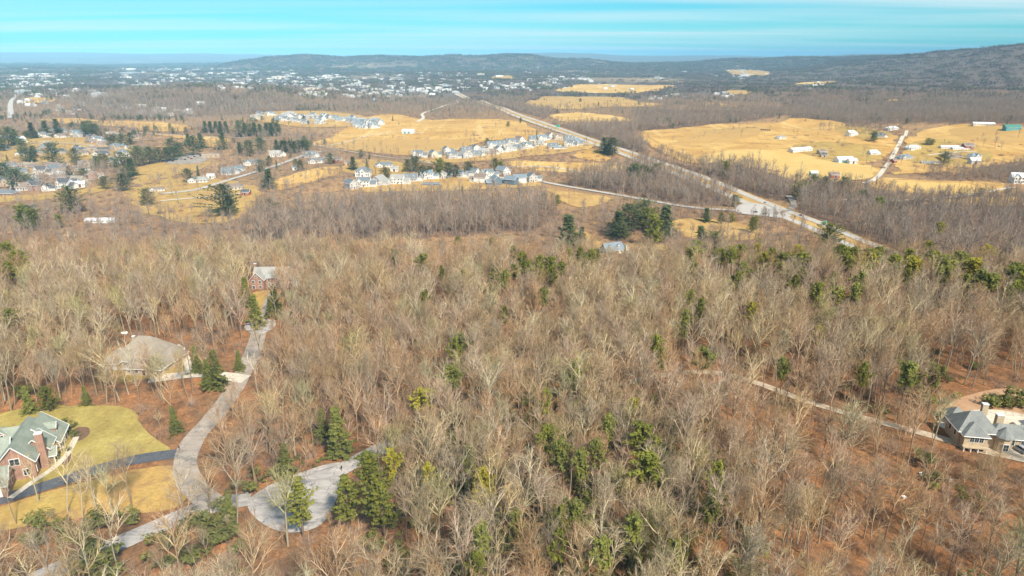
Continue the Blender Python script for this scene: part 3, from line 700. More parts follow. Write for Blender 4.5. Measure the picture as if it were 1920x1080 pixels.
def h1(a, b_): c, q = math.cos(HZ1), math.sin(HZ1); return (H1X + .93 * (a * c - b_ * q), H1Y + .93 * (a * q + b_ * c))
strip('front_walk', [h1(*p) for p in ((8.5, -1), (8.3, -6), (8.0, -11), (6.0, -16.5), (2.5, -21), (-1, -27))], 1.5, M_CONC, .06, excl=False)
drape('planting_bed', chaikin([h1(*p) for p in ((7, 1), (7, 5), (11, 4), (12, -1), (10, -4), (7.5, -3))], 2, True), two_tone('mulch', (.12, .065, .04), (.22, .13, .085), 1.2), .05)
drape('planting_bed', chaikin([h1(*p) for p in ((7.4, -8.5), (9.8, -11), (9.5, -15), (7.6, -16), (7.2, -12))], 2, True), bpy.data.materials['mulch'], .05)

# taupe hipped house among the trees
s = Spec()
s.block(-12, 9, -6, 8, 3.2, 10.4, 'x', .7, (8, 8)); s.block(-3, 12, -12, -2, 3.0, 7.8, 'x', .6, (5, 5)); s.block(-14, -8, -9, 2, 3.0, 6.0, 'y', .6, (3, 3)); s.block(6, 12.5, -4, 5, 3.0, 6.6, 'y', .6, (4, 3))
for xx in (-1, 2, 8, 10.5): s.win(xx, -12.02, .8, 1.3, 1.5)
s.door(5, -12.02, 1.2, 2.2); s.door(-12.6, -9.02, 2.6, 2.3, '-y', 'garage_door', 'gdoor'); s.door(-9.6, -9.02, 2.6, 2.3, '-y', 'garage_door', 'gdoor')
for yy in (-2, 2.5): s.win(12.52, yy, .8, 1.2, 1.5, '+x')
for xx in (-6.5, -4.6): s.win(xx, -6.02, .8, 1.1, 1.5)
s.chimney(-8.5, 4, 4, 8.6, 1.0, 1.0, 'stone')
s.foot = [(-16, -15), (14, -15), (14, 10), (-16, 10)]; s.close()
c2 = (-118.0, 203.5, 0); place(s, 'hipped_house', (c2[0], c2[1], h(c2[0], c2[1]) + .2), R(-6), 'tan', 'r_taupe', 'house with broad taupe hipped roofs among bare trees, middle left', sc=.82)

# brick house with weathered grey roof at the end of the lane
s = Spec()
s.block(-9, 10, -4, 6, 6.0, 10.2, 'x', .5); s.block(-10, -3, -8, 2, 6.0, 9.8, 'y', .5); s.block(4.5, 9, -6.5, 0, 5.6, 8.6, 'y', .45); s.block(10, 16, -2.5, 5, 3.2, 6.2, 'x', .4)
for xx in (-8.2, -4.8): s.win(xx, -8.02, .9, 1.2, 1.8); s.win(xx, -8.02, 3.9, 1.2, 1.6)
s.win(-6.5, -8.02, 6.7, .9, 1.2)
for xx in (-1.2, 2.6): s.win(xx, -4.02, 3.9, 1.1, 1.5); s.win(xx, -4.02, .9, 1.1, 1.8)
s.door(.7, -4.02, 1.3, 2.4); s.win(6.7, -6.52, 3.7, 1.5, 1.5); s.win(6.7, -6.52, .9, 1.5, 1.8); s.door(13, -2.52, 4, 2.3, '-y', 'garage_door', 'gdoor')
s.chimney(-9.6, 3, 0, 11.4); s.foot = [(-12, -11), (18, -11), (18, 8), (-12, 8)]; s.close()
c3 = (-105.5, 287, 0); place(s, 'brick_house', (c3[0], c3[1], h(c3[0], c3[1]) + .2), R(4), 'brick', 'r_grey', 'red brick house with weathered grey roof and white windows behind small pines', sc=.82)

# tan stone mansion with slate hips on the right
s = Spec()
s.block(-5.6, 4.8, -4.2, 4.6, 5.4, 9.6, 'x', .7, (4.0, 3.4), zb=-3.5)
s.block(-5.0, 1.4, -6.6, -2, 5.0, 7.6, 'y', .6, (3, 1), zb=-3.5)
s.block(4, 22, -3.2, 3.6, 3.4, 6.0, 'x', .6, (3, 3)); s.block(18, 26, 1, 9, 3.2, 6.2, 'y', .6, (3.4, 3.4))
s.block(-2.5, 2.5, 9, 14, 2.8, 5.0, 'x', .6, (2.4, 2.4))
def ngon(r, n, ph=0, cx=0, cy=0): return [(cx + r * math.cos(ph + 6.28318 * k / n), cy + r * math.sin(ph + 6.28318 * k / n)) for k in range(n)]
s.W.prism(ngon(2.2, 10, 0, 6.6, -4.6), -2.5, 4.6)
for k in range(10):
    p, q = ngon(2.8, 10, 0, 6.6, -4.6)[k], ngon(2.8, 10, 0, 6.6, -4.6)[(k + 1) % 10]; s.Rf.solid([(p[0], p[1], 4.5), (q[0], q[1], 4.5), (6.6, -4.6, 7.6)], .2)
s.win(6.6, -6.82, .4, 1.4, 2.2); s.win(-2.9, -6.62, 2.6, 1.1, 1.6); s.win(-1.6, -6.62, 2.6, 1.1, 1.6); s.win(-.3, -6.62, 2.6, 1.1, 1.6)
for xx in (-4.1, -2.2, -.1): s.door(xx, -6.62, 1.5, 2.2, '-y', 'porch_bay', 'glass', -1.9)
for xx in (-5.0, -3.1, -1.1, 1.2): s.column(xx, -7.6, -3.2, 1.1, .2)
s.extra('deck', MB().box(-5.4, 1.7, -8.0, -6.62, -2.35, -2.0), 'stone'); s.extra('balcony', MB().box(-5.4, 1.7, -8.0, -6.62, 1.0, 1.3), 'stone')
for yy in (-2, 1.5): s.win(-5.62, yy, 2.2, 1.1, 1.7, '-x')
for xx in (10, 13, 16): s.win(xx, -3.22, .7, 1.2, 1.6)
s.door(19.5, -3.22, 2.6, 2.3, '-y', 'garage_door', 'gdoor'); s.chimney(3.2, 2.6, 5, 11, 1.6, 1.2, 'stone'); s.chimney(9.5, 5.2, -1, 6.4, 2.0, 1.6, 'stone')
s.extra('terrace_wall', MB().box(7, 8.0, 5.5, 11, -.5, 1.4).box(7, 17, 11, 11.5, -.5, 1.4).box(16.6, 17, 5.5, 11, -.5, 1.4), 'cream')
s.foot = [(-8, -10), (28, -10), (28, 15), (-8, 15)]; s.close()
c4 = (120.0, 156.5, 0); MANSION = place(s, 'mansion', (c4[0], c4[1], h(c4[0], c4[1]) + .4), R(-10), 'stone', 'r_mans', 'tan stone mansion with slate hipped roofs and round turret, far right', 'mansion', sc=.84)

# ---- house types of the valley
T_ = {}
s = Spec(); s.block(-6.5, 6.5, -4.5, 4.5, 5.8, 9.0, 'x'); s.block(-5.5, -.5, -6.2, -2, 5.6, 8.4, 'y'); s.block(6.5, 12.5, -4, 3, 3.0, 5.8, 'x')
for xx in (-4.2, -1.8): s.win(xx, -6.22, 1, 1.1, 1.5); s.win(xx, -6.22, 3.7, 1.1, 1.5)
for xx in (2, 4.8): s.win(xx, -4.52, 1, 1.1, 1.5); s.win(xx, -4.52, 3.7, 1.1, 1.5)
s.door(.5, -4.52).door(9.5, -4.02, 4.6, 2.3, '-y', 'garage_door', 'gdoor'); s.foot = [(-8, -8), (14, -8), (14, 6), (-8, 6)]; T_['family'] = s.close()
s = Spec(); s.block(-10, 10, -4.6, 4.6, 3.0, 5.6, 'x', .6, (4, 4)); s.block(-8, -2, -7, -2, 3.0, 5.2, 'y', .5)
for xx in (-6.2, -3.8, 1, 4, 7.5): s.win(xx, -7.02 if xx < -2 else -4.62, .9, 1.2, 1.4)
s.door(-.6, -4.62); s.chimney(5, 1, 4, 6.6); s.foot = [(-11, -9), (11, -9), (11, 6), (-11, 6)]; T_['ranch'] = s.close()
s = Spec(); s.block(-4.6, 4.6, -7, 6, 5.8, 9.4, 'y'); s.block(4.6, 11, -3, 4, 3.2, 6.0, 'x')
for xx in (-2.6, 2.6): s.win(xx, -7.02, 1, 1.2, 1.6); s.win(xx, -7.02, 3.8, 1.2, 1.5)
s.win(0, -7.02, 6.6, .9, 1.2).door(0, -7.02).door(7.8, -3.02, 4.4, 2.3, '-y', 'garage_door', 'gdoor'); s.foot = [(-6, -9), (12, -9), (12, 8), (-6, 8)]; T_['gable_front'] = s.close()
s = Spec(); s.block(-7, 7, -4.8, 4.8, 3.2, 7.6, 'x'); s.dormer(-3.4, -3.6, 4.4); s.dormer(3.4, -3.6, 4.4); s.block(7, 13, -3.5, 3.5, 2.8, 5.4, 'y')
for xx in (-4.8, -2.2, 2.2, 4.8): s.win(xx, -4.82, .9, 1.1, 1.5)
s.door(0, -4.82).door(10, -3.52, 4.6, 2.2, '-y', 'garage_door', 'gdoor'); s.foot = [(-8, -7), (14, -7), (14, 7), (-8, 7)]; T_['cape'] = s.close()
s = Spec(); s.block(-8, 8, -5, 5, 6, 9.4, 'x', .6, (5, 5)); s.block(-2.4, 2.4, -7, -1, 6, 8.8, 'y')
for xx in (-6, -4, 4, 6): s.win(xx, -5.02, 1, 1.1, 1.6); s.win(xx, -5.02, 3.9, 1.1, 1.5)
s.win(0, -7.02, 3.9, 1.6, 1.6).door(0, -7.02, 1.4, 2.4); s.foot = [(-9, -9), (9, -9), (9, 7), (-9, 7)]; T_['hip'] = s.close()
s = Spec(); s.block(-11, 11, -6, 6, 4.6, 8.0, 'x', .5); s.door(-5, -6.02, 4, 3.6, '-y', 'barn_door', 'teal').door(3, -6.02, 4, 3.6, '-y', 'barn_door', 'teal'); s.door(11.02, 0, 4, 3.8, '+x', 'barn_door', 'teal'); s.foot = [(-13, -8), (13, -8), (13, 8), (-13, 8)]; T_['barn'] = s.close()
s = Spec(); s.block(-18, 18, -5, 5, 3.2, 5.4, 'x', .5)
for xx in range(-15, 16, 5): s.win(xx, -5.02, 1, 1.4, 1.2)
s.door(0.0 + 2.5, -5.02, 3, 2.6, '-y', 'barn_door', 'grey'); s.foot = [(-20, -7), (20, -7), (20, 7), (-20, 7)]; T_['long'] = s.close()
s = Spec(); s.block(-3, 3, -2.4, 2.4, 2.6, 4.2, 'x', .3); s.door(0, -2.42, 1.6, 2.1).win(2, -2.42, 1, .8, .8); s.foot = [(-4, -4), (4, -4), (4, 4), (-4, 4)]; T_['shed'] = s.close()
s = Spec(); s.block(-20, 20, -8, 8, 8.5, 9.0, 'x', .3, (8, 8)); s.block(-6, 6, -12, -6, 9.5, 10, 'x', .3, (3, 3))
for xx in range(-17, 18, 4):
    for zz in (1.0, 4.6):
        if abs(xx) > 7: s.win(xx, -8.02, zz, 2.0, 1.8)
for xx in (-3.5, 0, 3.5): s.win(xx, -12.02, 5.2, 1.6, 2.0)
s.door(0, -12.02, 2.4, 2.6); s.foot = [(-22, -14), (22, -14), (22, 10), (-22, 10)]; T_['school'] = s.close()

WN = dict(white='white', cream='cream', grey='light grey', blue='dark blue', brick='brick', tan='tan', red='red', steel='pale steel', teal='teal')
RN = dict(r_slate='slate-grey', r_blue='blue-grey', r_brown='brown', r_green='green-grey', r_taupe='taupe', r_grey='weathered grey', r_pale='pale metal', r_teal='green metal', r_dark='charcoal', r_mans='slate')
KN = dict(family='family house', ranch='ranch house', gable_front='gable-fronted house', cape='dormered house', hip='hip-roofed house', barn='barn', long='long low farm building', shed='shed', school='flat-topped institution')
CAT = dict(barn='barn', long='farm building', shed='shed', school='school')
HOUSES = []
def settle(rows, phrase, group, name='house', base_rz=0.0, jit=.2):
    """rows: (px, py, type, wall, roof[, turn in degrees, scale]) read off the photograph; labels count from the left within a look"""
    byl = {}
    for q in rows: byl.setdefault((q[2], q[3], q[4]), []).append(q)
    for (ty, w, rf), lst in byl.items():
        lst.sort(key=lambda q: q[0])
        for k, q in enumerate(lst):
            p = G(q[0], q[1]); rz = R(q[5]) if len(q) > 5 else base_rz + random.uniform(-jit, jit); sc = (q[6] if len(q) > 6 else 1.0) * (1.22 if ty not in ('school', 'long', 'barn') else 1.08)
            lab = '%s %s, %s roof, %s' % (WN[w], KN[ty], RN[rf], phrase)
            if len(lst) > 1: lab = '%s from left: %s' % (ordinal(k + 1), lab)
            nm = {'barn': 'barn', 'long': 'farm_building', 'shed': 'shed', 'school': 'school_building'}.get(ty, name)
            HOUSES.append(place(T_[ty], nm, (p[0], p[1], p[2] + .2 + .0003 * p[1]), rz, w, rf, lab, CAT.get(ty, 'house'), group, sc))
z2 = lambda a, b_: (640 + a / 3, 60 + b_ / 3)
z1 = lambda a, b_: (a / 3, 60 + b_ / 3)
z3 = lambda a, b_: (1280 + a / 3, 60 + b_ / 3)
rr_ = random.Random(3)
def mk(zf, lst): return [(*zf(q[0], q[1]), *q[2:]) for q in lst]
settle(mk(z2, [(55, 880, 'gable_front', 'grey', 'r_slate', 40), (130, 868, 'family', 'white', 'r_slate'), (215, 858, 'gable_front', 'grey', 'r_grey', -20), (320, 852, 'family', 'white', 'r_grey'), (390, 838, 'cape', 'grey', 'r_slate'),
    (478, 826, 'family', 'white', 'r_blue', 20), (505, 862, 'long', 'blue', 'r_slate', 0, .55), (565, 820, 'gable_front', 'grey', 'r_blue', 12), (650, 815, 'cape', 'grey', 'r_blue'), (738, 812, 'gable_front', 'white', 'r_slate', 60),
    (785, 846, 'family', 'white', 'r_brown', 160), (820, 818, 'family', 'white', 'r_slate', 30), (870, 858, 'gable_front', 'blue', 'r_blue', 200), (905, 802, 'gable_front', 'white', 'r_blue', 45), (955, 858, 'family', 'blue', 'r_blue', 150),
    (1003, 848, 'family', 'white', 'r_blue', 190), (1070, 840, 'gable_front', 'grey', 'r_slate', 15), (125, 810, 'hip', 'white', 'r_slate')]), 'front row above middle wood', 'houses above the middle wood')
settle(mk(z2, [(432, 704, 'family', 'white', 'r_slate'), (518, 704, 'gable_front', 'cream', 'r_slate', 25), (590, 682, 'gable_front', 'white', 'r_slate', 20), (622, 712, 'family', 'grey', 'r_slate', 20), (692, 708, 'gable_front', 'grey', 'r_grey', 30),
    (700, 676, 'cape', 'white', 'r_slate', 35), (758, 670, 'gable_front', 'white', 'r_slate', 15), (802, 692, 'family', 'cream', 'r_grey', 10), (845, 652, 'family', 'white', 'r_blue', 25), (882, 680, 'gable_front', 'white', 'r_slate', 20), (900, 640, 'cape', 'white', 'r_slate', 20),
    (935, 674, 'family', 'white', 'r_grey', 30), (950, 634, 'family', 'grey', 'r_slate', 20), (992, 662, 'cape', 'grey', 'r_slate', 30), (1000, 622, 'gable_front', 'white', 'r_brown', 40), (1040, 655, 'family', 'white', 'r_slate', 30), (1080, 612, 'cape', 'white', 'r_slate', 10),
    (1125, 612, 'family', 'white', 'r_blue', 20), (1170, 598, 'gable_front', 'white', 'r_brown', 30), (1215, 606, 'family', 'cream', 'r_brown', 20), (1280, 612, 'cape', 'white', 'r_slate', 30), (1322, 634, 'gable_front', 'white', 'r_blue', -30), (1282, 642, 'family', 'white', 'r_slate', -20),
    (1230, 658, 'long', 'white', 'r_slate', 10, .6), (1190, 655, 'cape', 'cream', 'r_slate', 10), (760, 700, 'cape', 'cream', 'r_slate', 10), (840, 690, 'cape', 'tan', 'r_brown', 10), (1110, 640, 'cape', 'cream', 'r_grey', 10)]),
    'in the estate left of the highway', 'houses left of the highway')
lst = []
for k in range(46):
    a = rr_.uniform(1410, 2140); b_ = 455 + (a - 1410) * .075 + rr_.uniform(-5, 42)
    lst.append((a, b_, rr_.choice(('family', 'gable_front', 'cape', 'family')), rr_.choice(('white', 'white', 'grey', 'cream')), rr_.choice(('r_blue', 'r_slate', 'r_slate', 'r_grey')), rr_.uniform(-40, 60)))
settle(mk(z1, lst), 'in estate below wooded hill', 'houses of the estate below the wooded hill')
settle(mk(z1, [(115, 622, 'gable_front', 'white', 'r_pale', -20), (232, 595, 'family', 'white', 'r_slate', 40), (345, 570, 'hip', 'grey', 'r_slate'), (450, 590, 'hip', 'grey', 'r_blue'), (555, 620, 'family', 'white', 'r_slate', 5), (672, 658, 'cape', 'white', 'r_slate', 5),
    (270, 650, 'hip', 'brick', 'r_taupe', 20), (460, 690, 'ranch', 'cream', 'r_brown', 15), (572, 693, 'ranch', 'white', 'r_dark', 5), (515, 668, 'ranch', 'tan', 'r_brown', 40), (238, 800, 'family', 'white', 'r_dark', 0), (118, 808, 'hip', 'grey', 'r_slate', -20),
    (380, 785, 'gable_front', 'brick', 'r_brown', 50), (518, 828, 'gable_front', 'brick', 'r_taupe', 40), (212, 890, 'family', 'brick', 'r_dark', 0), (268, 892, 'gable_front', 'white', 'r_dark', 10, .7), (82, 872, 'shed', 'white', 'r_slate'), (35, 920, 'ranch', 'brick', 'r_slate', -5),
    (405, 868, 'ranch', 'white', 'r_slate', 0), (455, 872, 'shed', 'white', 'r_pale', 20, 1.4), (640, 745, 'gable_front', 'white', 'r_grey', 60), (55, 755, 'ranch', 'cream', 'r_brown', 0), (18, 664, 'ranch', 'white', 'r_dark', 10), (458, 748, 'shed', 'white', 'r_slate', 10, 1.3),
    (330, 830, 'ranch', 'brick', 'r_brown', 10), (5, 800, 'hip', 'brick', 'r_slate', 0), (760, 600, 'ranch', 'tan', 'r_brown', 20), (160, 760, 'ranch', 'brick', 'r_taupe', 0), (300, 760, 'ranch', 'brick', 'r_brown', 0)]), 'in the left valley suburb', 'houses of the left valley suburb')
lst = []
for k in range(52):
    a, b_ = rr_.choice([(rr_.uniform(0, 760), rr_.uniform(560, 720)), (rr_.uniform(0, 620), rr_.uniform(730, 900)), (rr_.uniform(330, 900), rr_.uniform(410, 480))])
    lst.append((a, b_, rr_.choice(('family', 'ranch', 'hip', 'ranch', 'cape')), rr_.choice(('white', 'brick', 'tan', 'grey')), rr_.choice(('r_slate', 'r_brown', 'r_taupe', 'r_dark')), rr_.uniform(-50, 50)))
settle(mk(z1, lst), 'scattered through left valley', 'scattered houses of the left valley')
settle(mk(z1, [(1190, 705, 'school', 'tan', 'r_brown', 10, .62), (1120, 845, 'ranch', 'white', 'r_grey', 5), (1310, 885, 'ranch', 'cream', 'r_brown', 10), (1385, 918, 'shed', 'red', 'r_dark', 0, 1.3), (885, 895, 'ranch', 'white', 'r_brown', 20, .7), (1420, 745, 'ranch', 'white', 'r_slate', 20),
    (1330, 780, 'ranch', 'grey', 'r_slate', 20), (1550, 700, 'cape', 'white', 'r_grey', 20), (1780, 735, 'ranch', 'white', 'r_slate', 20), (1850, 718, 'ranch', 'tan', 'r_brown', 20), (1740, 705, 'cape', 'grey', 'r_slate', 20), (1660, 775, 'shed', 'white', 'r_slate', 20),
    (1900, 735, 'shed', 'red', 'r_brown', 20, 1.5), (570, 1070, 'long', 'steel', 'r_pale', 3, .7), (1190, 825, 'shed', 'white', 'r_pale', 0, 1.2), (1290, 800, 'cape', 'grey', 'r_slate', 5)]), 'along the curving county road, left', 'buildings along the county road')
settle(mk(z2, [(378, 572, 'barn', 'steel', 'r_pale', -12, 1.05), (240, 760, 'ranch', 'white', 'r_slate', 10), (300, 785, 'shed', 'white', 'r_grey', 0, 1.4), (40, 750, 'shed', 'tan', 'r_brown', 10, 1.3), (1430, 808, 'ranch', 'white', 'r_pale', 0, .6), (405, 778, 'shed', 'white', 'r_pale', 0, .9),
    (200, 515, 'family', 'grey', 'r_blue', 30)]), 'standing on the open grass in the middle valley', 'buildings of the middle valley')
settle([(*z3(a, b_), *q) for a, b_, *q in [(660, 672, 'long', 'white', 'r_pale', 25, 1.1), (905, 735, 'barn', 'steel', 'r_pale', 8, 1.05), (950, 742, 'shed', 'white', 'r_pale', 5, 1.6), (1068, 690, 'cape', 'white', 'r_pale', 10, .8), (942, 585, 'family', 'white', 'r_pale', 20, .9), (1175, 550, 'ranch', 'white', 'r_pale', 10),
    (1100, 595, 'cape', 'tan', 'r_dark', 10), (1290, 660, 'ranch', 'white', 'r_pale', 15), (1245, 715, 'ranch', 'grey', 'r_blue', 15), (1500, 655, 'long', 'white', 'r_pale', -3, .8), (1560, 662, 'long', 'white', 'r_pale', -3, .7), (1600, 660, 'shed', 'red', 'r_brown', 0, 2),
    (1635, 718, 'hip', 'white', 'r_blue', 10, .9), (1635, 742, 'shed', 'grey', 'r_pale', 0, 1.8), (1850, 552, 'barn', 'teal', 'r_teal', -8, 1.15), (1690, 525, 'long', 'cream', 'r_pale', -15), (1390, 742, 'long', 'white', 'r_grey', -3, .7), (1520, 712, 'ranch', 'tan', 'r_brown', 0), (550, 602, 'ranch', 'white', 'r_grey', 15, .8),
    (1885, 850, 'family', 'white', 'r_pale', -15, 1.15), (735, 808, 'shed', 'teal', 'r_pale', 0, 1.2), (850, 822, 'shed', 'red', 'r_brown', 0, 1.5), (780, 690, 'shed', 'tan', 'r_brown', 10, 1.6), (790, 705, 'shed', 'tan', 'r_dark', 0, 1.3), (1185, 735, 'shed', 'red', 'r_brown', 30, 1.2)]], 'among golden hay fields, right', 'buildings among the right hay fields', 'farmhouse')
q = G(1147, 474); place(T_['cape'], 'house', (q[0], q[1], q[2] + .2), R(25), 'cream', 'r_blue', 'small house with blue-grey roof just behind the near forest edge', sc=1.05)
# far town
TB = {}
mb = MB().box(-1, 1, -1, 1, -.5, 1); mb.box(-.96, .96, -.96, .96, 1, 1.06).box(-.3, .1, -.2, .3, 1.06, 1.25); TB['slab'] = mb.mesh('town_building')
mb = MB(); 
for k in range(6): mb.box(-1 + k * .34, -.72 + k * .34, -1, 1, -.5, (1, .8, 1.15, .9, 1.05, .75)[k])
TB['block'] = mb.mesh('town_building')
M_TOWN = [two_tone('town_white', (.66, .66, .66), (.78, .78, .77), .05, .8), two_tone('town_cream', (.58, .52, .44), (.68, .62, .54), .05, .8), two_tone('town_grey', (.36, .38, .41), (.46, .48, .51), .05, .8)]
for mm_ in TB.values(): mm_.materials.append(M_TOWN[0])
TZ = [(( 190, 560), (126, 150), 90, 'in the pale town centre below the long ridge', 26), ((0, 190), (126, 152), 28, 'in the far left outskirts of town', 16), ((560, 860), (138, 178), 64, 'in the suburb left of the highway end', 13),
      ((430, 700), (146, 160), 40, 'in the suburb behind the wooded hill', 12), ((850, 1140), (132, 168), 34, 'right of the highway end', 13), ((1150, 1420), (118, 140), 18, 'on the far right plain', 22), ((40, 190), (168, 182), 12, 'beside the left field and road', 12)]
for (xa, xb), (ya, yb), n_b, ph, size in TZ:
    tmp = []
    for k in range(n_b):
        a, b_ = rr_.uniform(xa, xb), rr_.uniform(ya, yb); tmp.append((a, b_))
    tmp.sort()
    for k, (a, b_) in enumerate(tmp):
        p = G(a, b_); ci = rr_.choice((0, 0, 0, 1, 1, 2)); big = size * rr_.uniform(.5, 1.5) * (1.6 if rr_.random() < .12 else 1)
        o = link(TB[rr_.choice(('slab', 'slab', 'block'))], 'town_building', None, M_TOWN[ci]); o.location = (p[0], p[1], p[2]); o.rotation_euler = (0, 0, rr_.uniform(-.5, .5))
        o.scale = (big, big * rr_.uniform(.35, .8), rr_.uniform(5, 11) * (1.5 if big > size * 1.6 else 1))
        tag(o, '%s from left of the distant buildings %s' % (ordinal(k + 1), ph), 'building', 'distant town buildings')

mb = MB(); rs = random.Random(77)
def tiny(px, py, w, d, e, r, rz):
    p = G(px, py); c, q = math.cos(rz), math.sin(rz); T = lambda a, b_, z: (p[0] + a * c - b_ * q, p[1] + a * q + b_ * c, p[2] + z)
    mb.quad(T(-w, -d, -2), T(w, -d, -2), T(w, -d, e), T(-w, -d, e)); mb.quad(T(w, d, -2), T(-w, d, -2), T(-w, d, e), T(w, d, e))
    mb.poly([T(w, -d, -2), T(w, d, -2), T(w, d, e), T(w, 0, r), T(w, -d, e)]); mb.poly([T(-w, d, -2), T(-w, -d, -2), T(-w, -d, e), T(-w, 0, r), T(-w, d, e)])
    mb.quad(T(-w, -d, e), T(w, -d, e), T(w, 0, r), T(-w, 0, r)); mb.quad(T(w, d, e), T(-w, d, e), T(-w, 0, r), T(w, 0, r))
ZR = [((0, 560), (124, 166), 230), ((300, 640), (148, 160), 90), ((560, 860), (134, 184), 240), ((860, 1160), (128, 170), 130), ((1150, 1480), (118, 150), 60), ((0, 110), (165, 215), 12), ((120, 420), (196, 222), 12), ((1180, 1420), (160, 200), 22), ((1400, 1640), (140, 170), 10)]
for (xa, xb), (ya, yb), n_b in ZR:
    cxs = [(rs.uniform(xa, xb), rs.uniform(ya, yb)) for _ in range(max(3, n_b // 9))]
    for k in range(n_b):
        c_ = rs.choice(cxs); a, b_ = c_[0] + rs.gauss(0, 16), c_[1] + rs.gauss(0, 3.5)
        if not (ya - 3 < b_ < yb + 6): continue
        z_ = 1.0 + .6 * (b_ < 150); tiny(a, b_, rs.uniform(7, 13) * z_, rs.uniform(4.5, 6.5) * z_, rs.uniform(3, 6), rs.uniform(7, 9.5), rs.uniform(-.7, .7))
m, nt, b = material('far_roofs', .8); v = objco(nt); n_1 = noise(nt, .013, 2, .5, v); lnk(nt, ramp(nt, n_1, [(.36, (.66, .66, .66)), (.44, (.42, .38, .34)), (.52, (.26, .28, .31)), (.57, (.36, .34, .32)), (.64, (.70, .70, .69))]), b.inputs['Base Color'])
tag(mb.build('far_rooftops', m), 'mass of small pale houses of the distant town and its suburbs', 'houses', kind='stuff')

# ================================================================== VEHICLES AND SMALL THINGS
def car_paint(name, c):
    m, nt, b = material(name, .3); b.inputs['Base Color'].default_value = (*c, 1); b.inputs['Coat Weight'].default_value = .5; return m
PAINT = dict(silver=car_paint('silver_paint', (.45, .46, .48)), black=car_paint('black_paint', (.02, .022, .025)), white=car_paint('white_paint', (.75, .75, .74)), red=car_paint('red_paint', (.35, .03, .03)), blue=car_paint('blue_paint', (.03, .07, .2)))
M_TYRE = two_tone('tyre', (.02, .02, .02), (.035, .035, .035), 4); M_RIM = car_paint('rim', (.4, .4, .42)); M_LAMP = car_paint('lamp_glass', (.7, .7, .65)); M_TAIL = car_paint('tail_lamp', (.4, .02, .02))
def loft(secs):
    mb = MB(); n = len(secs[0])
    for s_ in secs: mb.v += [tuple(p) for p in s_]
    for i in range(len(secs) - 1):
        for k in range(n):
            j = (k + 1) % n; mb.f.append((i * n + k, i * n + j, (i + 1) * n + j, (i + 1) * n + k))
    mb.f.append(tuple(range(n - 1, -1, -1))); mb.f.append(tuple(range((len(secs) - 1) * n, len(secs) * n))); return mb
def ringx(x, w, z0, z1, tw): return [(x, -w, z0), (x, w, z0), (x, w * 1.02, (z0 + z1) / 2), (x, tw, z1), (x, -tw, z1), (x, -w * 1.02, (z0 + z1) / 2)]
BODY = loft([ringx(-2.3, .72, .4, .82, .66), ringx(-2.15, .86, .3, .95, .8), ringx(-1.2, .9, .28, 1.0, .84), ringx(.6, .9, .28, 1.0, .84), ringx(1.5, .88, .28, .93, .8), ringx(2.15, .82, .32, .8, .72), ringx(2.3, .66, .4, .68, .6)]).mesh('body', PAINT['silver'])
CAB = loft([ringx(-1.9, .80, .9, 1.0, .74), ringx(-1.35, .80, .92, 1.5, .62), ringx(.15, .80, .92, 1.52, .62), ringx(1.0, .78, .9, .98, .7)]).mesh('window_band', MAT['glass'])
ROOFM = loft([ringx(-1.4, .6, 1.46, 1.54, .5), ringx(-.6, .64, 1.5, 1.6, .54), ringx(.2, .6, 1.48, 1.55, .5)]).mesh('roof', PAINT['silver'])
def wheel_mesh():
    mb = MB(); mb.tube([(0, -.11, 0), (0, .11, 0)], [.33, .33], 12, True); mb.poly([(.33 * math.cos(6.283 * k / 12), -.11, .33 * math.sin(6.283 * k / 12)) for k in range(12)]); return mb.mesh('wheel', M_TYRE)
WH = wheel_mesh(); RIM = MB().tube([(0, -.13, 0), (0, .13, 0)], [.19, .19], 8, True).mesh('rim', M_RIM); HL = MB().box(-.05, .05, -.15, .15, -.08, .08).mesh('headlight', M_LAMP); TL = MB().box(-.05, .05, -.15, .15, -.08, .08).mesh('tail_lamp', M_TAIL)
def car(px, py, rz, paint, label, lift=.4, pos=None, group=None):
    p = pos or G(px, py); t = empty('car', (p[0], p[1], p[2] + off(p[1]) + lift), rz); tag(t, label, 'car', group)
    link(BODY, 'body', t, PAINT[paint]); link(CAB, 'window_band', t); link(ROOFM, 'roof', t, PAINT[paint])
    for sx in (-1.4, 1.4):
        for sy in (-.82, .82):
            w = link(WH, 'wheel', t); w.location = (sx, sy, .33); link(RIM, 'rim', w)
    for sy in (-.55, .55):
        a = link(HL, 'headlight', t); a.location = (2.26, sy, .62); a = link(TL, 'tail_lamp', t); a.location = (-2.26, sy, .75)
    return t
def hdir(px, py):
    p = G(px, py); i = int(np.argmin((hx - p[0]) ** 2 + (hy - p[1]) ** 2)); i = min(max(i, 1), len(hx) - 2)
    return math.atan2(hy[i + 1] - hy[i - 1], hx[i + 1] - hx[i - 1]), i
def hcar(px, py, side, paint, label, d=10.2):
    a, i = hdir(px, py); p = (hx[i] + hnx[i] * side * d, hy[i] + hny[i] * side * d); car(0, 0, a if side > 0 else a + math.pi, paint, label, .36, (p[0], p[1], h(*p)), 'cars on the highway')
hcar(1478, 405, 1, 'blue', 'dark blue car on the highway just past the junction')
hcar(1418, 382, 1, 'silver', 'silver car on far highway lanes above the junction', 8.6)
car(1416, 400, R(165), 'black', 'black car waiting at the junction, left of two', .5, group='cars on the highway')
car(1433, 403, R(165), 'black', 'black car waiting at the junction, right of two', .5, group='cars on the highway')
hcar(1155, 281, -1, 'white', 'white car on the highway beyond the estate')
q = G(1911, 846); car(0, 0, R(100), 'silver', 'silver car parked on the pale yard beside the mansion', .1, (q[0], q[1], q[2]))
rr_ = random.Random(9)
cols = [rr_.choice(('silver', 'white', 'black', 'red', 'blue')) for _ in range(14)]
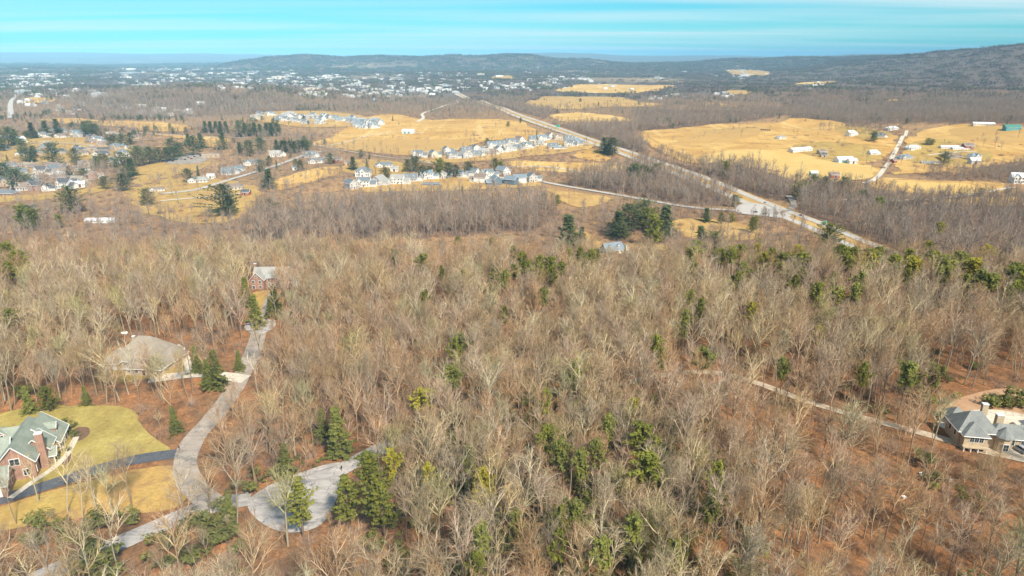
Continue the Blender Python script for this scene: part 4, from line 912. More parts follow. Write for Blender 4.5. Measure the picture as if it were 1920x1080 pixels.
for c_ in ('silver', 'white', 'black', 'red', 'blue'):
    ks = [k for k in range(14) if cols[k] == c_]
    for j, k in enumerate(ks):
        lab = '%s car in the valley parking lot' % c_
        if len(ks) > 1: lab = '%s from left of the %s cars in the valley parking lot' % (ordinal(j + 1), c_)
        car(307 + k * 5.8, 303 - k * .75 + (k % 2) * 3, R(75), c_, lab, .5, group='cars in the valley parking lot')
M_SIGN = two_tone('sign_green', (.01, .22, .13), (.015, .27, .16), .5, .5); M_POST = two_tone('galvanised_post', (.35, .35, .35), (.45, .45, .45), 1, .5)
def sign(px, py, label, w=5.0, hh=3.0, rz=0):
    p = G(px, py); t = empty('highway_sign', p, rz); tag(t, label, 'road sign', 'green highway signs')
    a = MB().box(-w / 2, w / 2, -.06, .06, 2.2, 2.2 + hh).build('panel', M_SIGN, t); fr = MB()
    for z_ in (2.2, 2.2 + hh - .14): fr.box(-w / 2, w / 2, -.09, -.062, z_, z_ + .14)
    for x_ in (-w / 2, w / 2 - .14): fr.box(x_, x_ + .14, -.09, -.062, 2.34, 2.2 + hh - .14)
    fr.build('border', MAT['trim'], a)
    for x_ in (-w * .3, w * .3): MB().box(x_ - .1, x_ + .1, .065, .22, -.5, 2.2 + hh * .8).build('post', M_POST, t)
sign(1545, 424, 'green highway sign on the verge below the junction', rz=.35); sign(1046, 240, 'green highway sign on the far side of the highway', 9, 5, .2); sign(1425, 350, 'small green road sign between woods and hay field', 3, 2)
M_POLE = two_tone('pole_wood', (.16, .12, .09), (.24, .19, .15), 1)
def pole(px, py, label):
    p = G(px, py); t = empty('utility_pole', p); tag(t, label, 'utility pole', 'utility poles')
    MB().tube([(0, 0, -.5), (0, 0, 11)], [.2, .14], 6, True).build('post', M_POLE, t); MB().box(-1.3, 1.3, -.08, .08, 10, 10.2).build('crossarm', M_POLE, t)
    for x_ in (-1.1, 1.1): MB().tube([(x_, 0, 10.2), (x_, 0, 10.45)], [.07, .05], 6, True).build('insulator', M_POST, t)
for k, (a, b_) in enumerate([(1787, 362), (1888, 342), (1560, 334)]): pole(a, b_, ['utility pole in front of the lower right hay field', 'utility pole beside the white farmhouse at the right', 'utility pole in the big hay field'][k])
M_BALE = two_tone('dark_bale', (.03, .028, .025), (.06, .05, .045), 2)
bm_ = MB().tube([(-.9, 0, .9), (-.8, 0, .9), (.8, 0, .9), (.9, 0, .9)], [.85, .95, .95, .85], 12, True); bm_.poly([(-.9, .85 * math.cos(6.283 * k / 12), .9 + .85 * math.sin(6.283 * k / 12)) for k in range(12)]); BALE = bm_.mesh('hay_bale', M_BALE)
for k in range(5):
    p = G(1427 + k * 4, 245 + .2 * k); o = link(BALE, 'hay_bale'); o.location = (p[0], p[1], p[2] + .9); o.scale = (1.3,) * 3; o.rotation_euler = (0, 0, k * .2); tag(o, '%s from left of the dark wrapped bales in the big hay field' % ordinal(k + 1), 'hay bale', 'dark bales in the hay field')
for k, (a, b_, lab) in enumerate([(1727, 890, 'small white cabinet on leafy slope, leftmost of the upper two'), (1781, 902, 'small white cabinet on leafy slope below the mansion, right one'), (1694, 934, 'small white cabinet on leafy slope, lowest of three')]):
    p = G(a, b_); t = empty('utility_cabinet', p, .3); tag(t, lab, 'cabinet', 'white cabinets on the slope'); MB().box(-.4, .4, -.28, .28, -.2, .45).build('case', MAT['white'], t); MB().box(-.44, .44, -.32, .32, .45, .51).build('lid', MAT['trim'], t)
p = G(234, 628); t = empty('gas_tank', p, .2); tag(t, 'white gas tank on the ground behind the taupe house', 'tank'); MB().tube([(-1.1, 0, .75), (-.95, 0, .75), (.95, 0, .75), (1.1, 0, .75)], [.15, .48, .48, .15], 10, True).build('vessel', MAT['white'], t, True)
for x_ in (-.6, .6): MB().box(x_ - .12, x_ + .12, -.3, .3, -.2, .38).build('foot', M_POST, t)
for a, b_, lab in ((641, 884, 'mailbox on a dark post beside the cul-de-sac exit'), (337, 846, 'mailbox on a post where black driveway meets street')):
    p = G(a, b_); t = empty('mailbox', p, .4); tag(t, lab, 'mailbox', 'mailboxes'); MB().box(-.07, .07, -.07, .07, -.3, 1.15).build('post', M_POLE, t); MB().box(-.15, .15, -.3, .3, 1.15, 1.42).build('box', PAINT['black'], t)

# ================================================================== VEGETATION
LIB = bpy.data.collections.new('plant_library')          # sources for the uncountable masses, not linked to the scene
def bark_mat(name, c1, c2, rand=.22):
    m, nt, b = material(name, .85); v = objco(nt, (1, 1, .35))
    n = noise(nt, .9, 4, .6, v); c = ramp(nt, n, [(.3, c1), (.7, c2)])
    oi = N(nt, 'ShaderNodeObjectInfo'); mr = N(nt, 'ShaderNodeMapRange'); mr.inputs[3].default_value = 1 - rand; mr.inputs[4].default_value = 1 + rand
    lnk(nt, oi.outputs['Random'], mr.inputs[0])
    hs = N(nt, 'ShaderNodeHueSaturation'); lnk(nt, mr.outputs[0], hs.inputs['Value']); lnk(nt, c, hs.inputs['Color'])
    mr2 = N(nt, 'ShaderNodeMapRange'); mr2.inputs[3].default_value = .75; mr2.inputs[4].default_value = 1.15
    ma = N(nt, 'ShaderNodeMath', operation='FRACT'); mm = N(nt, 'ShaderNodeMath', operation='MULTIPLY'); mm.inputs[1].default_value = 7.31
    lnk(nt, oi.outputs['Random'], mm.inputs[0]); lnk(nt, mm.outputs[0], ma.inputs[0]); lnk(nt, ma.outputs[0], mr2.inputs[0]); lnk(nt, mr2.outputs[0], hs.inputs['Saturation'])
    lnk(nt, hs.outputs[0], b.inputs['Base Color']); return m
def leaf_mat(name, c1, c2, rand=.25, sc=.5):
    m, nt, b = material(name, .75); v = objco(nt); n = noise(nt, sc, 3, .6, v); c = ramp(nt, n, [(.3, c1), (.7, c2)])
    oi = N(nt, 'ShaderNodeObjectInfo'); mr = N(nt, 'ShaderNodeMapRange'); mr.inputs[3].default_value = 1 - rand; mr.inputs[4].default_value = 1 + rand
    lnk(nt, oi.outputs['Random'], mr.inputs[0]); hs = N(nt, 'ShaderNodeHueSaturation'); lnk(nt, mr.outputs[0], hs.inputs['Value']); lnk(nt, c, hs.inputs['Color'])
    tr_ = N(nt, 'ShaderNodeBsdfTranslucent'); mx = N(nt, 'ShaderNodeMixShader'); mx.inputs[0].default_value = .38; om = nt.nodes['Material Output']
    lnk(nt, hs.outputs[0], b.inputs['Base Color']); lnk(nt, hs.outputs[0], tr_.inputs[0]); lnk(nt, b.outputs[0], mx.inputs[1]); lnk(nt, tr_.outputs[0], mx.inputs[2]); lnk(nt, mx.outputs[0], om.inputs[0]); return m
LOOKS = [  # name, twig colours, limb colours, trunk colours
    ('pale cream', (.345, .255, .135), (.47, .355, .195), (.52, .42, .25), (.70, .58, .37), (.32, .27, .18), (.44, .375, .25)),
    ('grey-brown', (.275, .19, .105), (.38, .27, .155), (.385, .29, .18), (.535, .42, .27), (.22, .175, .115), (.32, .255, .175)),
    ('reddish-brown', (.315, .19, .105), (.42, .265, .155), (.43, .30, .185), (.57, .415, .27), (.24, .165, .11), (.33, .235, .16)),
    ('olive-tinged', (.25, .215, .095), (.35, .305, .14), (.41, .37, .20), (.56, .505, .29), (.25, .21, .13), (.34, .295, .185)),
]
BARK = [tuple(bark_mat(pt + a[0].replace(' ', '_'), a[k], a[k + 1]) for pt, k in (('twigs_', 1), ('trunk_', 5), ('limbs_', 3))) for a in LOOKS]
def rdir(r): 
    while True:
        v = Vector((r.uniform(-1, 1), r.uniform(-1, 1), r.uniform(-1, 1)))
        if .1 < v.length < 1: return v.normalized()
def bare_tree(seed, Ht, spread=1.0, fork=.45, counts=(9, 7, 5, 5), rad=(.25, .15, .075, .038, .021), thick=1.0):
    r = random.Random(seed); T = MB(); C = MB(); L_ = MB()
    rad = [q * thick for q in rad]
    def limb(p, d, L, r0, lev):
        nseg = (7, 5, 3, 2, 1)[lev]; pts = [p.copy()]; dirs = [d.copy()]; rr = [r0]
        tip = r0 * (.45 if lev == 0 else .3)
        for i in range(nseg):
            d = (d + rdir(r) * (.05, .17, .2, .22, .2)[lev] + Vector((0, 0, (.02, .11, .09, .05, .02)[lev]))).normalized()
            p = p + d * (L / nseg); pts.append(p.copy()); dirs.append(d.copy())
            rr.append(r0 + (tip - r0) * (i + 1) / nseg)
        if lev >= 3: rr[-1] = 0.0
        (T if lev == 0 else L_ if lev < 3 else C).tube([tuple(q) for q in pts], rr, (6, 4, 3, 3, 3)[lev])
        if lev > len(counts) - 1: return
        n = counts[lev]; n = max(1, int(round(n * r.uniform(.8, 1.25))))
        for k in range(n):
            lo = fork if lev == 0 else .22
            t = lo + (1 - lo) * ((k + r.uniform(.1, .9)) / n)
            f = t * nseg; i = min(int(f), nseg - 1); q = pts[i].lerp(pts[i + 1], f - i); dd = dirs[i]
            s = dd.cross(rdir(r)).normalized()
            if lev == 0:
                az = k * 2.4 + r.uniform(-.5, .5); s = Vector((math.cos(az), math.sin(az), 0))
                ang = R(r.uniform(30, 55)) * (1.15 - .55 * (t - lo) / (1 - lo)) * spread
                LL = Ht * r.uniform(.30, .44) * (1.0 - .35 * (t - lo) / (1 - lo))
            else:
                ang = R(r.uniform(24, 52)); LL = L * r.uniform(.42, .62) * (1.05 - .35 * t)
            nd = (dd * math.cos(ang) + s * math.sin(ang)).normalized()
            limb(q, nd, LL, min(rad[lev + 1], rr[i] * .85) * r.uniform(.8, 1.15), lev + 1)
    lean = Vector((r.uniform(-.11, .11), r.uniform(-.11, .11), 1)).normalized()
    limb(Vector((0, 0, -.3)), lean, Ht * .80, rad[0] * r.uniform(.85, 1.2), 0)
    return T, L_, C
class Proto: pass
def joined(name, parts):
    me = bpy.data.meshes.new(name); v = []; f = []; mi = []
    for k, (mb, mat) in enumerate(parts):
        n = len(v); v += mb.v; f += [tuple(i + n for i in q) for q in mb.f]; mi += [k] * len(mb.f); me.materials.append(mat)
    me.from_pydata(v, [], f); me.polygons.foreach_set('material_index', mi); me.update(); return me
def lib_join(name, parts):
    """one joined mesh object in the library"""
    o = bpy.data.objects.new(name, joined(name, parts)); LIB.objects.link(o); return o
NEAR = []
NLOOK = (0, 1, 2, 1, 0, 2, 1, 3, 2, 0, 1, 2, 1, 0, 1, 2, 1, 2)
for k in range(18):
    look = NLOOK[k]; r = random.Random(100 + k)
    T, L_, C = bare_tree(200 + k, r.uniform(17, 22.5), r.uniform(.60, 1.0), r.uniform(.34, .54), counts=(r.choice((6, 7, 8, 9, 10)), r.choice((6, 7)), 5, 5), thick=r.uniform(.70, .95))
    p = Proto(); p.look = look; p.trunk = T.mesh('trunk', BARK[look][1], True); p.crown = joined('crown', [(L_, BARK[look][2]), (C, BARK[look][0])])
    p.lib = lib_join('a_near_%02d' % k, [(T, BARK[look][1]), (L_, BARK[look][2]), (C, BARK[look][0])]); NEAR.append(p)
VB = [bark_mat('valley_' + n, *c) for n, c in (('twigs', ((.20, .14, .10), (.29, .21, .15))), ('trunks', ((.20, .155, .12), (.29, .23, .18))), ('limbs', ((.29, .225, .17), (.41, .33, .25))), ('red_twigs', ((.25, .145, .10), (.34, .21, .15))))]
MID = []
for k in range(8):
    look = (1, 2, 1, 3, 0, 2, 1, 2)[k]; r = random.Random(300 + k)
    T, L_, C = bare_tree(400 + k, r.uniform(15, 20), r.uniform(.75, 1.1), r.uniform(.30, .5), counts=(7, 5, 4, 2), rad=(.24, .14, .085, .055, .036))
    MID.append(lib_join('b_mid_%02d' % k, [(T, VB[1]), (L_, VB[2]), (C, VB[3] if look == 2 else VB[0])]))
M_BRUSH = bark_mat('brush_twigs', (.27, .165, .11), (.38, .25, .165))
def brush(seed, n=70, Ht=2.4, w=2.2, rad=.03):
    r = random.Random(seed); C = MB()
    for _ in range(n):
        p = Vector((r.gauss(0, w * .4), r.gauss(0, w * .4), -.1)); d = (Vector((r.gauss(0, .45), r.gauss(0, .45), 1))).normalized(); L = Ht * r.uniform(.4, 1.1)
        q = p + d * L; C.tube([tuple(p), tuple(q)], [rad, 0], 3)
        for _k in range(3):
            a = p.lerp(q, r.uniform(.3, .8)); e = (d + rdir(r) * .8).normalized(); C.tube([tuple(a), tuple(a + e * L * .45)], [rad * .7, 0], 3)
    return C
BR = [lib_join('c_brush_%d' % k, [(brush(500 + k), M_BRUSH)]) for k in range(3)]

# --- evergreens
M_PINE = leaf_mat('pine_needles', (.15, .165, .028), (.33, .33, .058))
M_YEL = leaf_mat('yellow_green_needles', (.28, .245, .026), (.46, .40, .055))
M_DARK = leaf_mat('dark_needles', (.15, .165, .04), (.32, .325, .08))
M_BLUE = leaf_mat('valley_conifer_needles', (.09, .115, .046), (.20, .23, .085))
M_LAUREL = leaf_mat('laurel_leaves', (.12, .13, .034), (.25, .25, .07))
M_PBARK = two_tone('pine_bark', (.13, .09, .06), (.22, .16, .11), 2)
def clump(mb, c, rx, rz, n, sz, r, up=1.0):
    for _ in range(n):
        d = rdir(r); p = Vector((c[0] + d.x * rx * r.random() ** .4, c[1] + d.y * rx * r.random() ** .4, c[2] + d.z * rz * r.random() ** .4))
        nrm = (d * .7 + rdir(r) * .6 + Vector((0, 0, up))).normalized(); a = nrm.cross(rdir(r)).normalized(); b = nrm.cross(a)
        s = sz * r.uniform(.6, 1.4)
        mb.tri(p + a * s, p - a * s * .6 + b * s * .75, p - a * s * .6 - b * s * .75)
def pine(seed, style='pine', dens=1.0):
    """unit tree: 10 m tall; pine = open irregular tiers, cone = dense conical, round = broad"""
    r = random.Random(seed); T = MB(); C = MB(); Ht = 10.0
    lean = (r.uniform(-.3, .3), r.uniform(-.3, .3))
    T.tube([(0, 0, -.3), (lean[0] * .5, lean[1] * .5, 5), (lean[0], lean[1], 9.6)], [.2, .14, .03], 6)
    z0 = {'pine': 2.8, 'cone': .7, 'round': 1.6, 'tall': 6.3}[style]; RR = {'pine': 2.9, 'cone': 2.3, 'round': 3.6, 'tall': 2.6}[style]
    side = [r.uniform(.55, 1.25) for _ in range(12)]
    z = z0; k = 0
    while z < 9.7:
        t = (z - z0) / (9.7 - z0)
        prof = {'pine': (1 - t) ** .62 * min(1, .55 + t * 1.6), 'cone': (1 - t) ** .95, 'round': math.sqrt(max(0, 1 - (t * 1.02) ** 2.2)), 'tall': (1 - t) ** .5 * min(1, .55 + t * 2.0)}[style]
        nb = {'pine': 5, 'cone': 6, 'round': 6, 'tall': 5}[style]
        for i in range(nb):
            az = i * 6.283 / nb + k * 1.1 + r.uniform(-.4, .4); L = max(.35, RR * prof * r.uniform(.55, 1.25) * side[int(az / .5236) % 12])
            rise = {'pine': .22, 'cone': -.12, 'round': .2, 'tall': .18}[style] + .5 * t
            a = Vector((lean[0] * z / 10, lean[1] * z / 10, z)); e = a + Vector((math.cos(az) * L, math.sin(az) * L, L * rise))
            T.tube([tuple(a), tuple(e)], [.05, .01], 3)
            nc = max(2, int(L * 1.9))
            for j in range(nc):
                q = a.lerp(e, .3 + .75 * (j + .5) / nc); clump(C, q + Vector((0, 0, .1)), .50 if style == 'pine' else .42, .26, int(13 * dens), .21, r)
        z += {'pine': .62, 'cone': .52, 'round': .55, 'tall': .40}[style]; k += 1
    clump(C, Vector((lean[0], lean[1], 9.6)), .25, .5, int(14 * dens), .2, r)
    return T, C
def shrub(seed, n=260):
    r = random.Random(seed); T = MB(); C = MB()
    for _ in range(9):
        c = (r.gauss(0, .65), r.gauss(0, .65), r.uniform(.6, 1.5)); T.tube([(0, 0, -.1), c], [.05, .015], 3); clump(C, c, .65, .5, n // 9, .17, r)
    return T, C
M_BRIGHT = leaf_mat('bright_needles', (.155, .17, .03), (.34, .335, .06))
EV = {}
for nm, st, mat in (('pine', 'pine', M_PINE), ('yellow', 'round', M_YEL), ('dark', 'cone', M_DARK), ('bright', 'round', M_PINE), ('valley', 'cone', M_BLUE), ('valley_round', 'round', M_BLUE), ('tall_bright', 'tall', M_PINE), ('tall_dark', 'tall', M_DARK), ('tall_yellow', 'tall', M_YEL), ('bigpine', 'pine', M_BRIGHT)):
    EV[nm] = []
    for k in range(3):
        T, C = pine(600 + k + 17 * len(EV), st, 1.0 if 'valley' not in nm else .55)
        EV[nm].append((T.mesh('trunk', M_PBARK), C.mesh('crown', mat), T, C, mat))
EV['shrub'] = []
for k in range(3):
    T, C = shrub(700 + k); EV['shrub'].append((T.mesh('stem', M_PBARK), C.mesh('foliage', M_LAUREL), T, C, M_LAUREL))
SHRUBLIB = [lib_join('d_shrub_%d' % k, [(EV['shrub'][k][2], M_PBARK), (EV['shrub'][k][3], M_LAUREL)]) for k in range(3)]
EVLIB = [lib_join('e_conifer_%d' % k, [(EV[n][j][2], M_PBARK), (EV[n][j][3], EV[n][j][4])]) for k, (n, j) in enumerate((('valley', 0), ('valley', 1), ('valley_round', 0), ('pine', 1)))]
FAR = []
def far_clump(seed, mat, n, leafy=False):
    r = random.Random(seed); C = MB()
    for _ in range(9):
        cx, cy, hh, w = r.gauss(0, 14), r.gauss(0, 14), r.uniform(9, 17), r.uniform(3.5, 6)
        clump(C, (cx, cy, hh * .62), w, hh * .42, n, 1.5, r, .9)
    return C
M_FARW = bark_mat('far_wood', (.13, .10, .082), (.195, .15, .12), .3)
for k in range(4): FAR.append(lib_join('f_far_%d' % k, [(far_clump(800 + k, M_FARW, 34), M_FARW)]))
for k in range(2): FAR.append(lib_join('f_fars_%d' % k, [(far_clump(820 + k, M_BLUE, 34), M_BLUE)]))

def scatter(name, pts, ids, rot, scl, src, label, cat):
    """an uncountable mass: one object, plants set on its points"""
    c = bpy.data.collections.new(name + '_sources')
    for o in src: c.objects.link(o)
    me = bpy.data.meshes.new(name); me.from_pydata([tuple(p) for p in pts], [], [])
    for an, ty, arr in (('pick', 'INT', ids), ('turn', 'FLOAT', rot), ('grow', 'FLOAT', scl)):
        a = me.attributes.new(an, ty, 'POINT'); a.data.foreach_set('value', np.asarray(arr, np.int32 if ty == 'INT' else np.float32))
    o = bpy.data.objects.new(name, me); COL.objects.link(o); tag(o, label, cat, kind='stuff')
    ng = bpy.data.node_groups.new(name, 'GeometryNodeTree')
    ng.interface.new_socket('Geometry', in_out='INPUT', socket_type='NodeSocketGeometry'); ng.interface.new_socket('Geometry', in_out='OUTPUT', socket_type='NodeSocketGeometry')
    gi = N(ng, 'NodeGroupInput'); go = N(ng, 'NodeGroupOutput'); ip = N(ng, 'GeometryNodeInstanceOnPoints'); ci = N(ng, 'GeometryNodeCollectionInfo')
    ci.inputs['Collection'].default_value = c; ci.inputs['Separate Children'].default_value = True; ci.inputs['Reset Children'].default_value = True
    def attr(nm, ty):
        q = N(ng, 'GeometryNodeInputNamedAttribute', data_type=ty); q.inputs['Name'].default_value = nm; return q.outputs['Attribute']
    cx = N(ng, 'ShaderNodeCombineXYZ'); ng.links.new(attr('turn', 'FLOAT'), cx.inputs[2])
    ng.links.new(gi.outputs[0], ip.inputs['Points']); ng.links.new(ci.outputs[0], ip.inputs['Instance']); ip.inputs['Pick Instance'].default_value = True
    ng.links.new(attr('pick', 'INT'), ip.inputs['Instance Index']); ng.links.new(cx.outputs[0], ip.inputs['Rotation']); ng.links.new(attr('grow', 'FLOAT'), ip.inputs['Scale'])
    ng.links.new(ip.outputs[0], go.inputs[0])
    md = o.modifiers.new('plants', 'NODES'); md.node_group = ng
    return o
def excluded(x, y):
    e = np.zeros(x.shape, bool)
    for poly in EXCL:
        xs = [p[0] for p in poly]; ys = [p[1] for p in poly]
        k = (x > min(xs)) & (x < max(xs)) & (y > min(ys)) & (y < max(ys))
        if k.any(): e[k] |= inpoly(x[k], y[k], poly)
    return e
def jgrid(x0, x1, y0, y1, s, seed):
    r = np.random.default_rng(seed); gx, gy = np.meshgrid(np.arange(x0, x1, s), np.arange(y0, y1, s)); n = gx.size
    return gx.ravel() + r.uniform(-.48, .48, n) * s, gy.ravel() + r.uniform(-.48, .48, n) * s, r


# ================================================================== EVERGREENS ONE BY ONE
EVPIX = []
RATIO = dict(pine=1.75, yellow=1.55, dark=2.2, bright=1.35, valley=2.0, valley_round=1.25, shrub=.8)
HALF = dict(bigpine=2.9, tall_bright=2.3, tall_dark=2.3, tall_yellow=2.3, pine=2.9, yellow=3.6, dark=2.3, bright=3.6, valley=2.0, valley_round=3.3, shrub=1.35)
BASEH = dict(shrub=2.0)
EVN = dict(bigpine='bright pine', pine='pine', tall_bright='tall bright pine', tall_dark='tall dark pine', tall_yellow='tall yellow-green pine', yellow='yellow-green conifer', dark='dark conifer', bright='bright green pine', valley='dark valley conifer', valley_round='round dark pine', shrub='evergreen shrub')
er = random.Random(41)
def evergreen(px, py, wpx, kind, label, group=None, tall=1.0, name=None):
    """crown centred on the pixel with the given width in pixels"""
    tallk = kind.startswith('tall'); lift = 12.0 if tallk else 5.0; hr = er.uniform(15.5, 18.5)
    for _ in range(3):
        p = G(px, py, lift); s_ = math.sqrt(p[0] ** 2 + p[1] ** 2 + (ZC - p[2]) ** 2); w = wpx * s_ / F
        sc = w / (2 * HALF[kind]) * 1.08; sz = hr / 10 * tall if tallk else sc * tall * dict(valley=.48, valley_round=.78, dark=.82).get(kind, 1)
        Ht = BASEH.get(kind, 10.0) * sz; lift = (.82 if tallk else .5 if kind == 'shrub' else .55) * Ht
    if p[1] < 360: EVPIX.append((px, py, wpx, Ht * (.4 if tallk else 1) * F / s_ * .85, p[1]))
    T, C = EV[kind][er.randrange(3)][:2]
    t = empty(name or ('shrub' if kind == 'shrub' else 'conifer' if kind in ('dark', 'valley', 'yellow') else 'pine_tree'), p, er.uniform(0, 6.28)); wd = 1.3 if kind.startswith('valley') else 1.0; t.scale = (sc * wd, sc * wd, sz * (1.12 if wd > 1 else 1))
    tag(t, label, 'shrub' if kind == 'shrub' else 'tree', group); link(T, 'trunk' if kind != 'shrub' else 'stem', t); link(C, 'crown' if kind != 'shrub' else 'foliage', t)
    return t
def stand(items, phrase, group, tallf=False):
    items = [(q[0], q[1], q[2], 'valley_round') + tuple(q[4:]) if q[3] == 'valley' and er.random() < .6 and 'plantation' not in phrase else q for q in items]
    if tallf: items = [(q[0], q[1], q[2], {'bright': 'tall_bright', 'pine': 'tall_bright', 'dark': 'tall_dark', 'yellow': 'tall_yellow'}.get(q[3], q[3])) for q in items]
    by = {}
    for q in items: by.setdefault(q[3], []).append(q)
    for kd, lst in by.items():
        lst.sort(key=lambda q: q[0])
        for k, q in enumerate(lst):
            lab = '%s %s' % (EVN[kd], phrase) if len(lst) == 1 else '%s %s from left %s' % (ordinal(k + 1), EVN[kd], phrase)
            evergreen(q[0], q[1], q[2], kd, lab, group if len(items) > 1 else None, *(q[4:5]))
evergreen(562, 948, 62, 'bigpine', 'open-crowned green pine standing in front of the pale cul-de-sac', tall=1.0)
evergreen(698, 918, 84, 'bigpine', 'big bright yellow-green pine at the right end of cul-de-sac')
evergreen(652, 938, 60, 'bigpine', 'smaller bright pine overlapping the right edge of cul-de-sac')
evergreen(718, 952, 60, 'bigpine', 'low bright pine at the foot of the big bright pine')
evergreen(903, 925, 62, 'yellow', 'broad yellow-green conifer right of the big bright pine', tall=1.25)
evergreen(1207, 818, 56, 'tall_bright', 'upper of the tall twin green conifers in the middle forest')
evergreen(1220, 872, 60, 'tall_bright', 'lower of the tall twin green conifers in the middle forest')
evergreen(1183, 768, 26, 'tall_yellow', 'small yellow-green pine above the twin conifers')
evergreen(632, 808, 56, 'dark', 'dark green hemlock behind the cul-de-sac', tall=.9)
evergreen(605, 795, 34, 'dark', 'slim dark hemlock left of the hemlock behind the cul-de-sac')
stand([(484, 889, 34, 'shrub'), (533, 862, 36, 'dark'), (567, 869, 10, 'shrub'), (560, 858, 16, 'shrub'), (588, 873, 8, 'shrub'), (617, 856, 12, 'shrub'), (632, 854, 11, 'shrub')], 'on the leafy bank behind the cul-de-sac', 'evergreens behind the cul-de-sac')
stand([(735, 866, 34, 'yellow'), (803, 892, 26, 'yellow'), (883, 862, 30, 'bright'), (790, 748, 44, 'yellow'), (848, 705, 38, 'dark'), (1022, 752, 26, 'bright'), (1028, 822, 40, 'bright'), (1120, 850, 34, 'dark'), (1050, 850, 44, 'dark'), (1090, 870, 36, 'dark'), (1140, 800, 30, 'dark')], 'in the forest right of the cul-de-sac', 'evergreens right of the cul-de-sac', True)
stand([(896, 1066, 34, 'bright'), (1046, 1022, 34, 'bright'), (1050, 975, 28, 'bright'), (1265, 1040, 32, 'bright'), (970, 985, 36, 'dark'), (1075, 965, 50, 'dark'), (1190, 990, 44, 'dark'), (905, 1010, 44, 'dark'), (1130, 1040, 46, 'dark'), (1330, 945, 40, 'dark'), (1345, 890, 34, 'bright')], 'near the bottom middle', 'evergreens at the bottom', True)
stand([(868, 642, 28, 'dark'), (853, 652, 26, 'bright'), (1078, 695, 26, 'bright'), (1081, 715, 24, 'bright'), (795, 561, 22, 'bright'), (1018, 556, 24, 'dark'), (948, 590, 16, 'bright'), (828, 512, 12, 'bright'), (868, 522, 16, 'bright'), (1284, 596, 22, 'bright'), (1283, 618, 18, 'bright'), (1232, 647, 26, 'bright'), (1240, 672, 22, 'bright'), (1295, 560, 16, 'bright'), (1313, 577, 18, 'bright'), (1410, 583, 22, 'yellow'), (1620, 700, 22, 'bright'), (1535, 628, 20, 'yellow'), (1320, 670, 36, 'dark'), (1470, 690, 24, 'dark'), (1700, 700, 40, 'dark'), (1755, 705, 34, 'dark')],
      'poking through the middle forest canopy', 'lone evergreens in the middle forest', True)
stand([(925, 510, 28, 'bright'), (945, 522, 26, 'dark'), (963, 508, 22, 'bright'), (980, 485, 22, 'bright'), (988, 502, 28, 'bright'), (1012, 492, 26, 'bright'), (1015, 510, 20, 'bright'), (1032, 495, 26, 'bright'), (1036, 514, 22, 'bright'), (1052, 502, 22, 'dark'), (1068, 478, 22, 'bright'), (1085, 476, 18, 'bright'), (1095, 490, 20, 'dark'), (1110, 480, 22, 'bright'), (962, 472, 20, 'dark'), (1122, 478, 12, 'bright')], 'in the green clump at the forest centre', 'pines of the central clump', True)
stand([(335, 470, 24, 'tall_dark'), (238, 480, 18, 'tall_yellow'), (10, 470, 40, 'tall_bright'), (30, 485, 34, 'tall_bright'), (18, 505, 30, 'tall_bright'), (16, 595, 26, 'tall_bright'), (88, 746, 28, 'bright'), (160, 740, 18, 'dark'), (50, 748, 24, 'dark'), (326, 786, 26, 'dark'), (858, 452, 18, 'tall_dark'), (920, 455, 18, 'tall_dark'), (790, 490, 30, 'tall_dark'), (740, 480, 24, 'tall_dark')], 'in the left forest', 'evergreens of the left forest')
stand([(366, 672, 26, 'dark'), (402, 690, 38, 'dark'), (388, 700, 30, 'dark'), (447, 675, 20, 'dark')], 'beside the taupe house', 'hemlocks beside the taupe house')
stand([(478, 580, 32, 'dark'), (515, 562, 30, 'dark'), (505, 575, 22, 'dark'), (460, 545, 28, 'dark'), (547, 594, 16, 'dark')], 'in front of the grey-roofed brick house', 'pines before the grey-roofed brick house')
stand([(70, 968, 40, 'shrub'), (118, 992, 40, 'shrub'), (165, 1030, 60, 'shrub'), (195, 1045, 60, 'shrub'), (428, 948, 26, 'dark'), (400, 985, 46, 'shrub'), (425, 1000, 50, 'shrub'), (440, 1030, 34, 'shrub'), (205, 1070, 50, 'shrub'), (60, 1005, 36, 'shrub')], 'in the lower left woods', 'evergreens of the lower left')
lst = []
for k in range(64):
    a = er.uniform(1290, 1960); b_ = np.interp(a, [1290, 1450, 1650, 1780, 1960], [462, 478, 480, 490, 520]) + er.uniform(-8, 12) + (er.uniform(0, 28) if er.random() < .3 else 0)
    lst.append((a, b_, er.uniform(18, 32), er.choice(('bright', 'bright', 'dark', 'bright', 'yellow'))))
stand(lst, 'along the right forest edge', 'evergreens along the right forest edge', True)
stand([(1500, 512, 26, 'bright'), (1465, 505, 26, 'bright'), (1425, 497, 24, 'bright'), (1480, 520, 20, 'dark'), (1490, 530, 18, 'dark'), (1532, 546, 28, 'bright'), (1572, 552, 30, 'bright'), (1604, 547, 26, 'dark'), (1562, 524, 18, 'dark'), (1612, 525, 22, 'dark'), (1622, 508, 20, 'bright'), (1385, 525, 24, 'bright'), (1372, 530, 14, 'dark'), (1300, 500, 18, 'bright'), (1700, 517, 16, 'dark'), (1775, 515, 20, 'bright')], 'just inside the right forest edge', 'evergreens inside the right forest edge', True)
stand([(1860, 748, 30, 'shrub'), (1885, 745, 32, 'shrub'), (1908, 742, 34, 'shrub'), (1932, 744, 34, 'shrub'), (1900, 752, 30, 'shrub')], 'in the green row behind the mansion', 'shrubs behind the mansion')
stand([(124, 788, 15, 'shrub'), (137, 797, 14, 'shrub'), (141, 812, 16, 'shrub'), (126, 842, 12, 'shrub'), (82, 867, 12, 'shrub'), (94, 862, 11, 'shrub'), (93, 852, 10, 'shrub'), (130, 808, 12, 'shrub')], 'in beds beside the lower left brick house', 'shrubs beside the brick house')
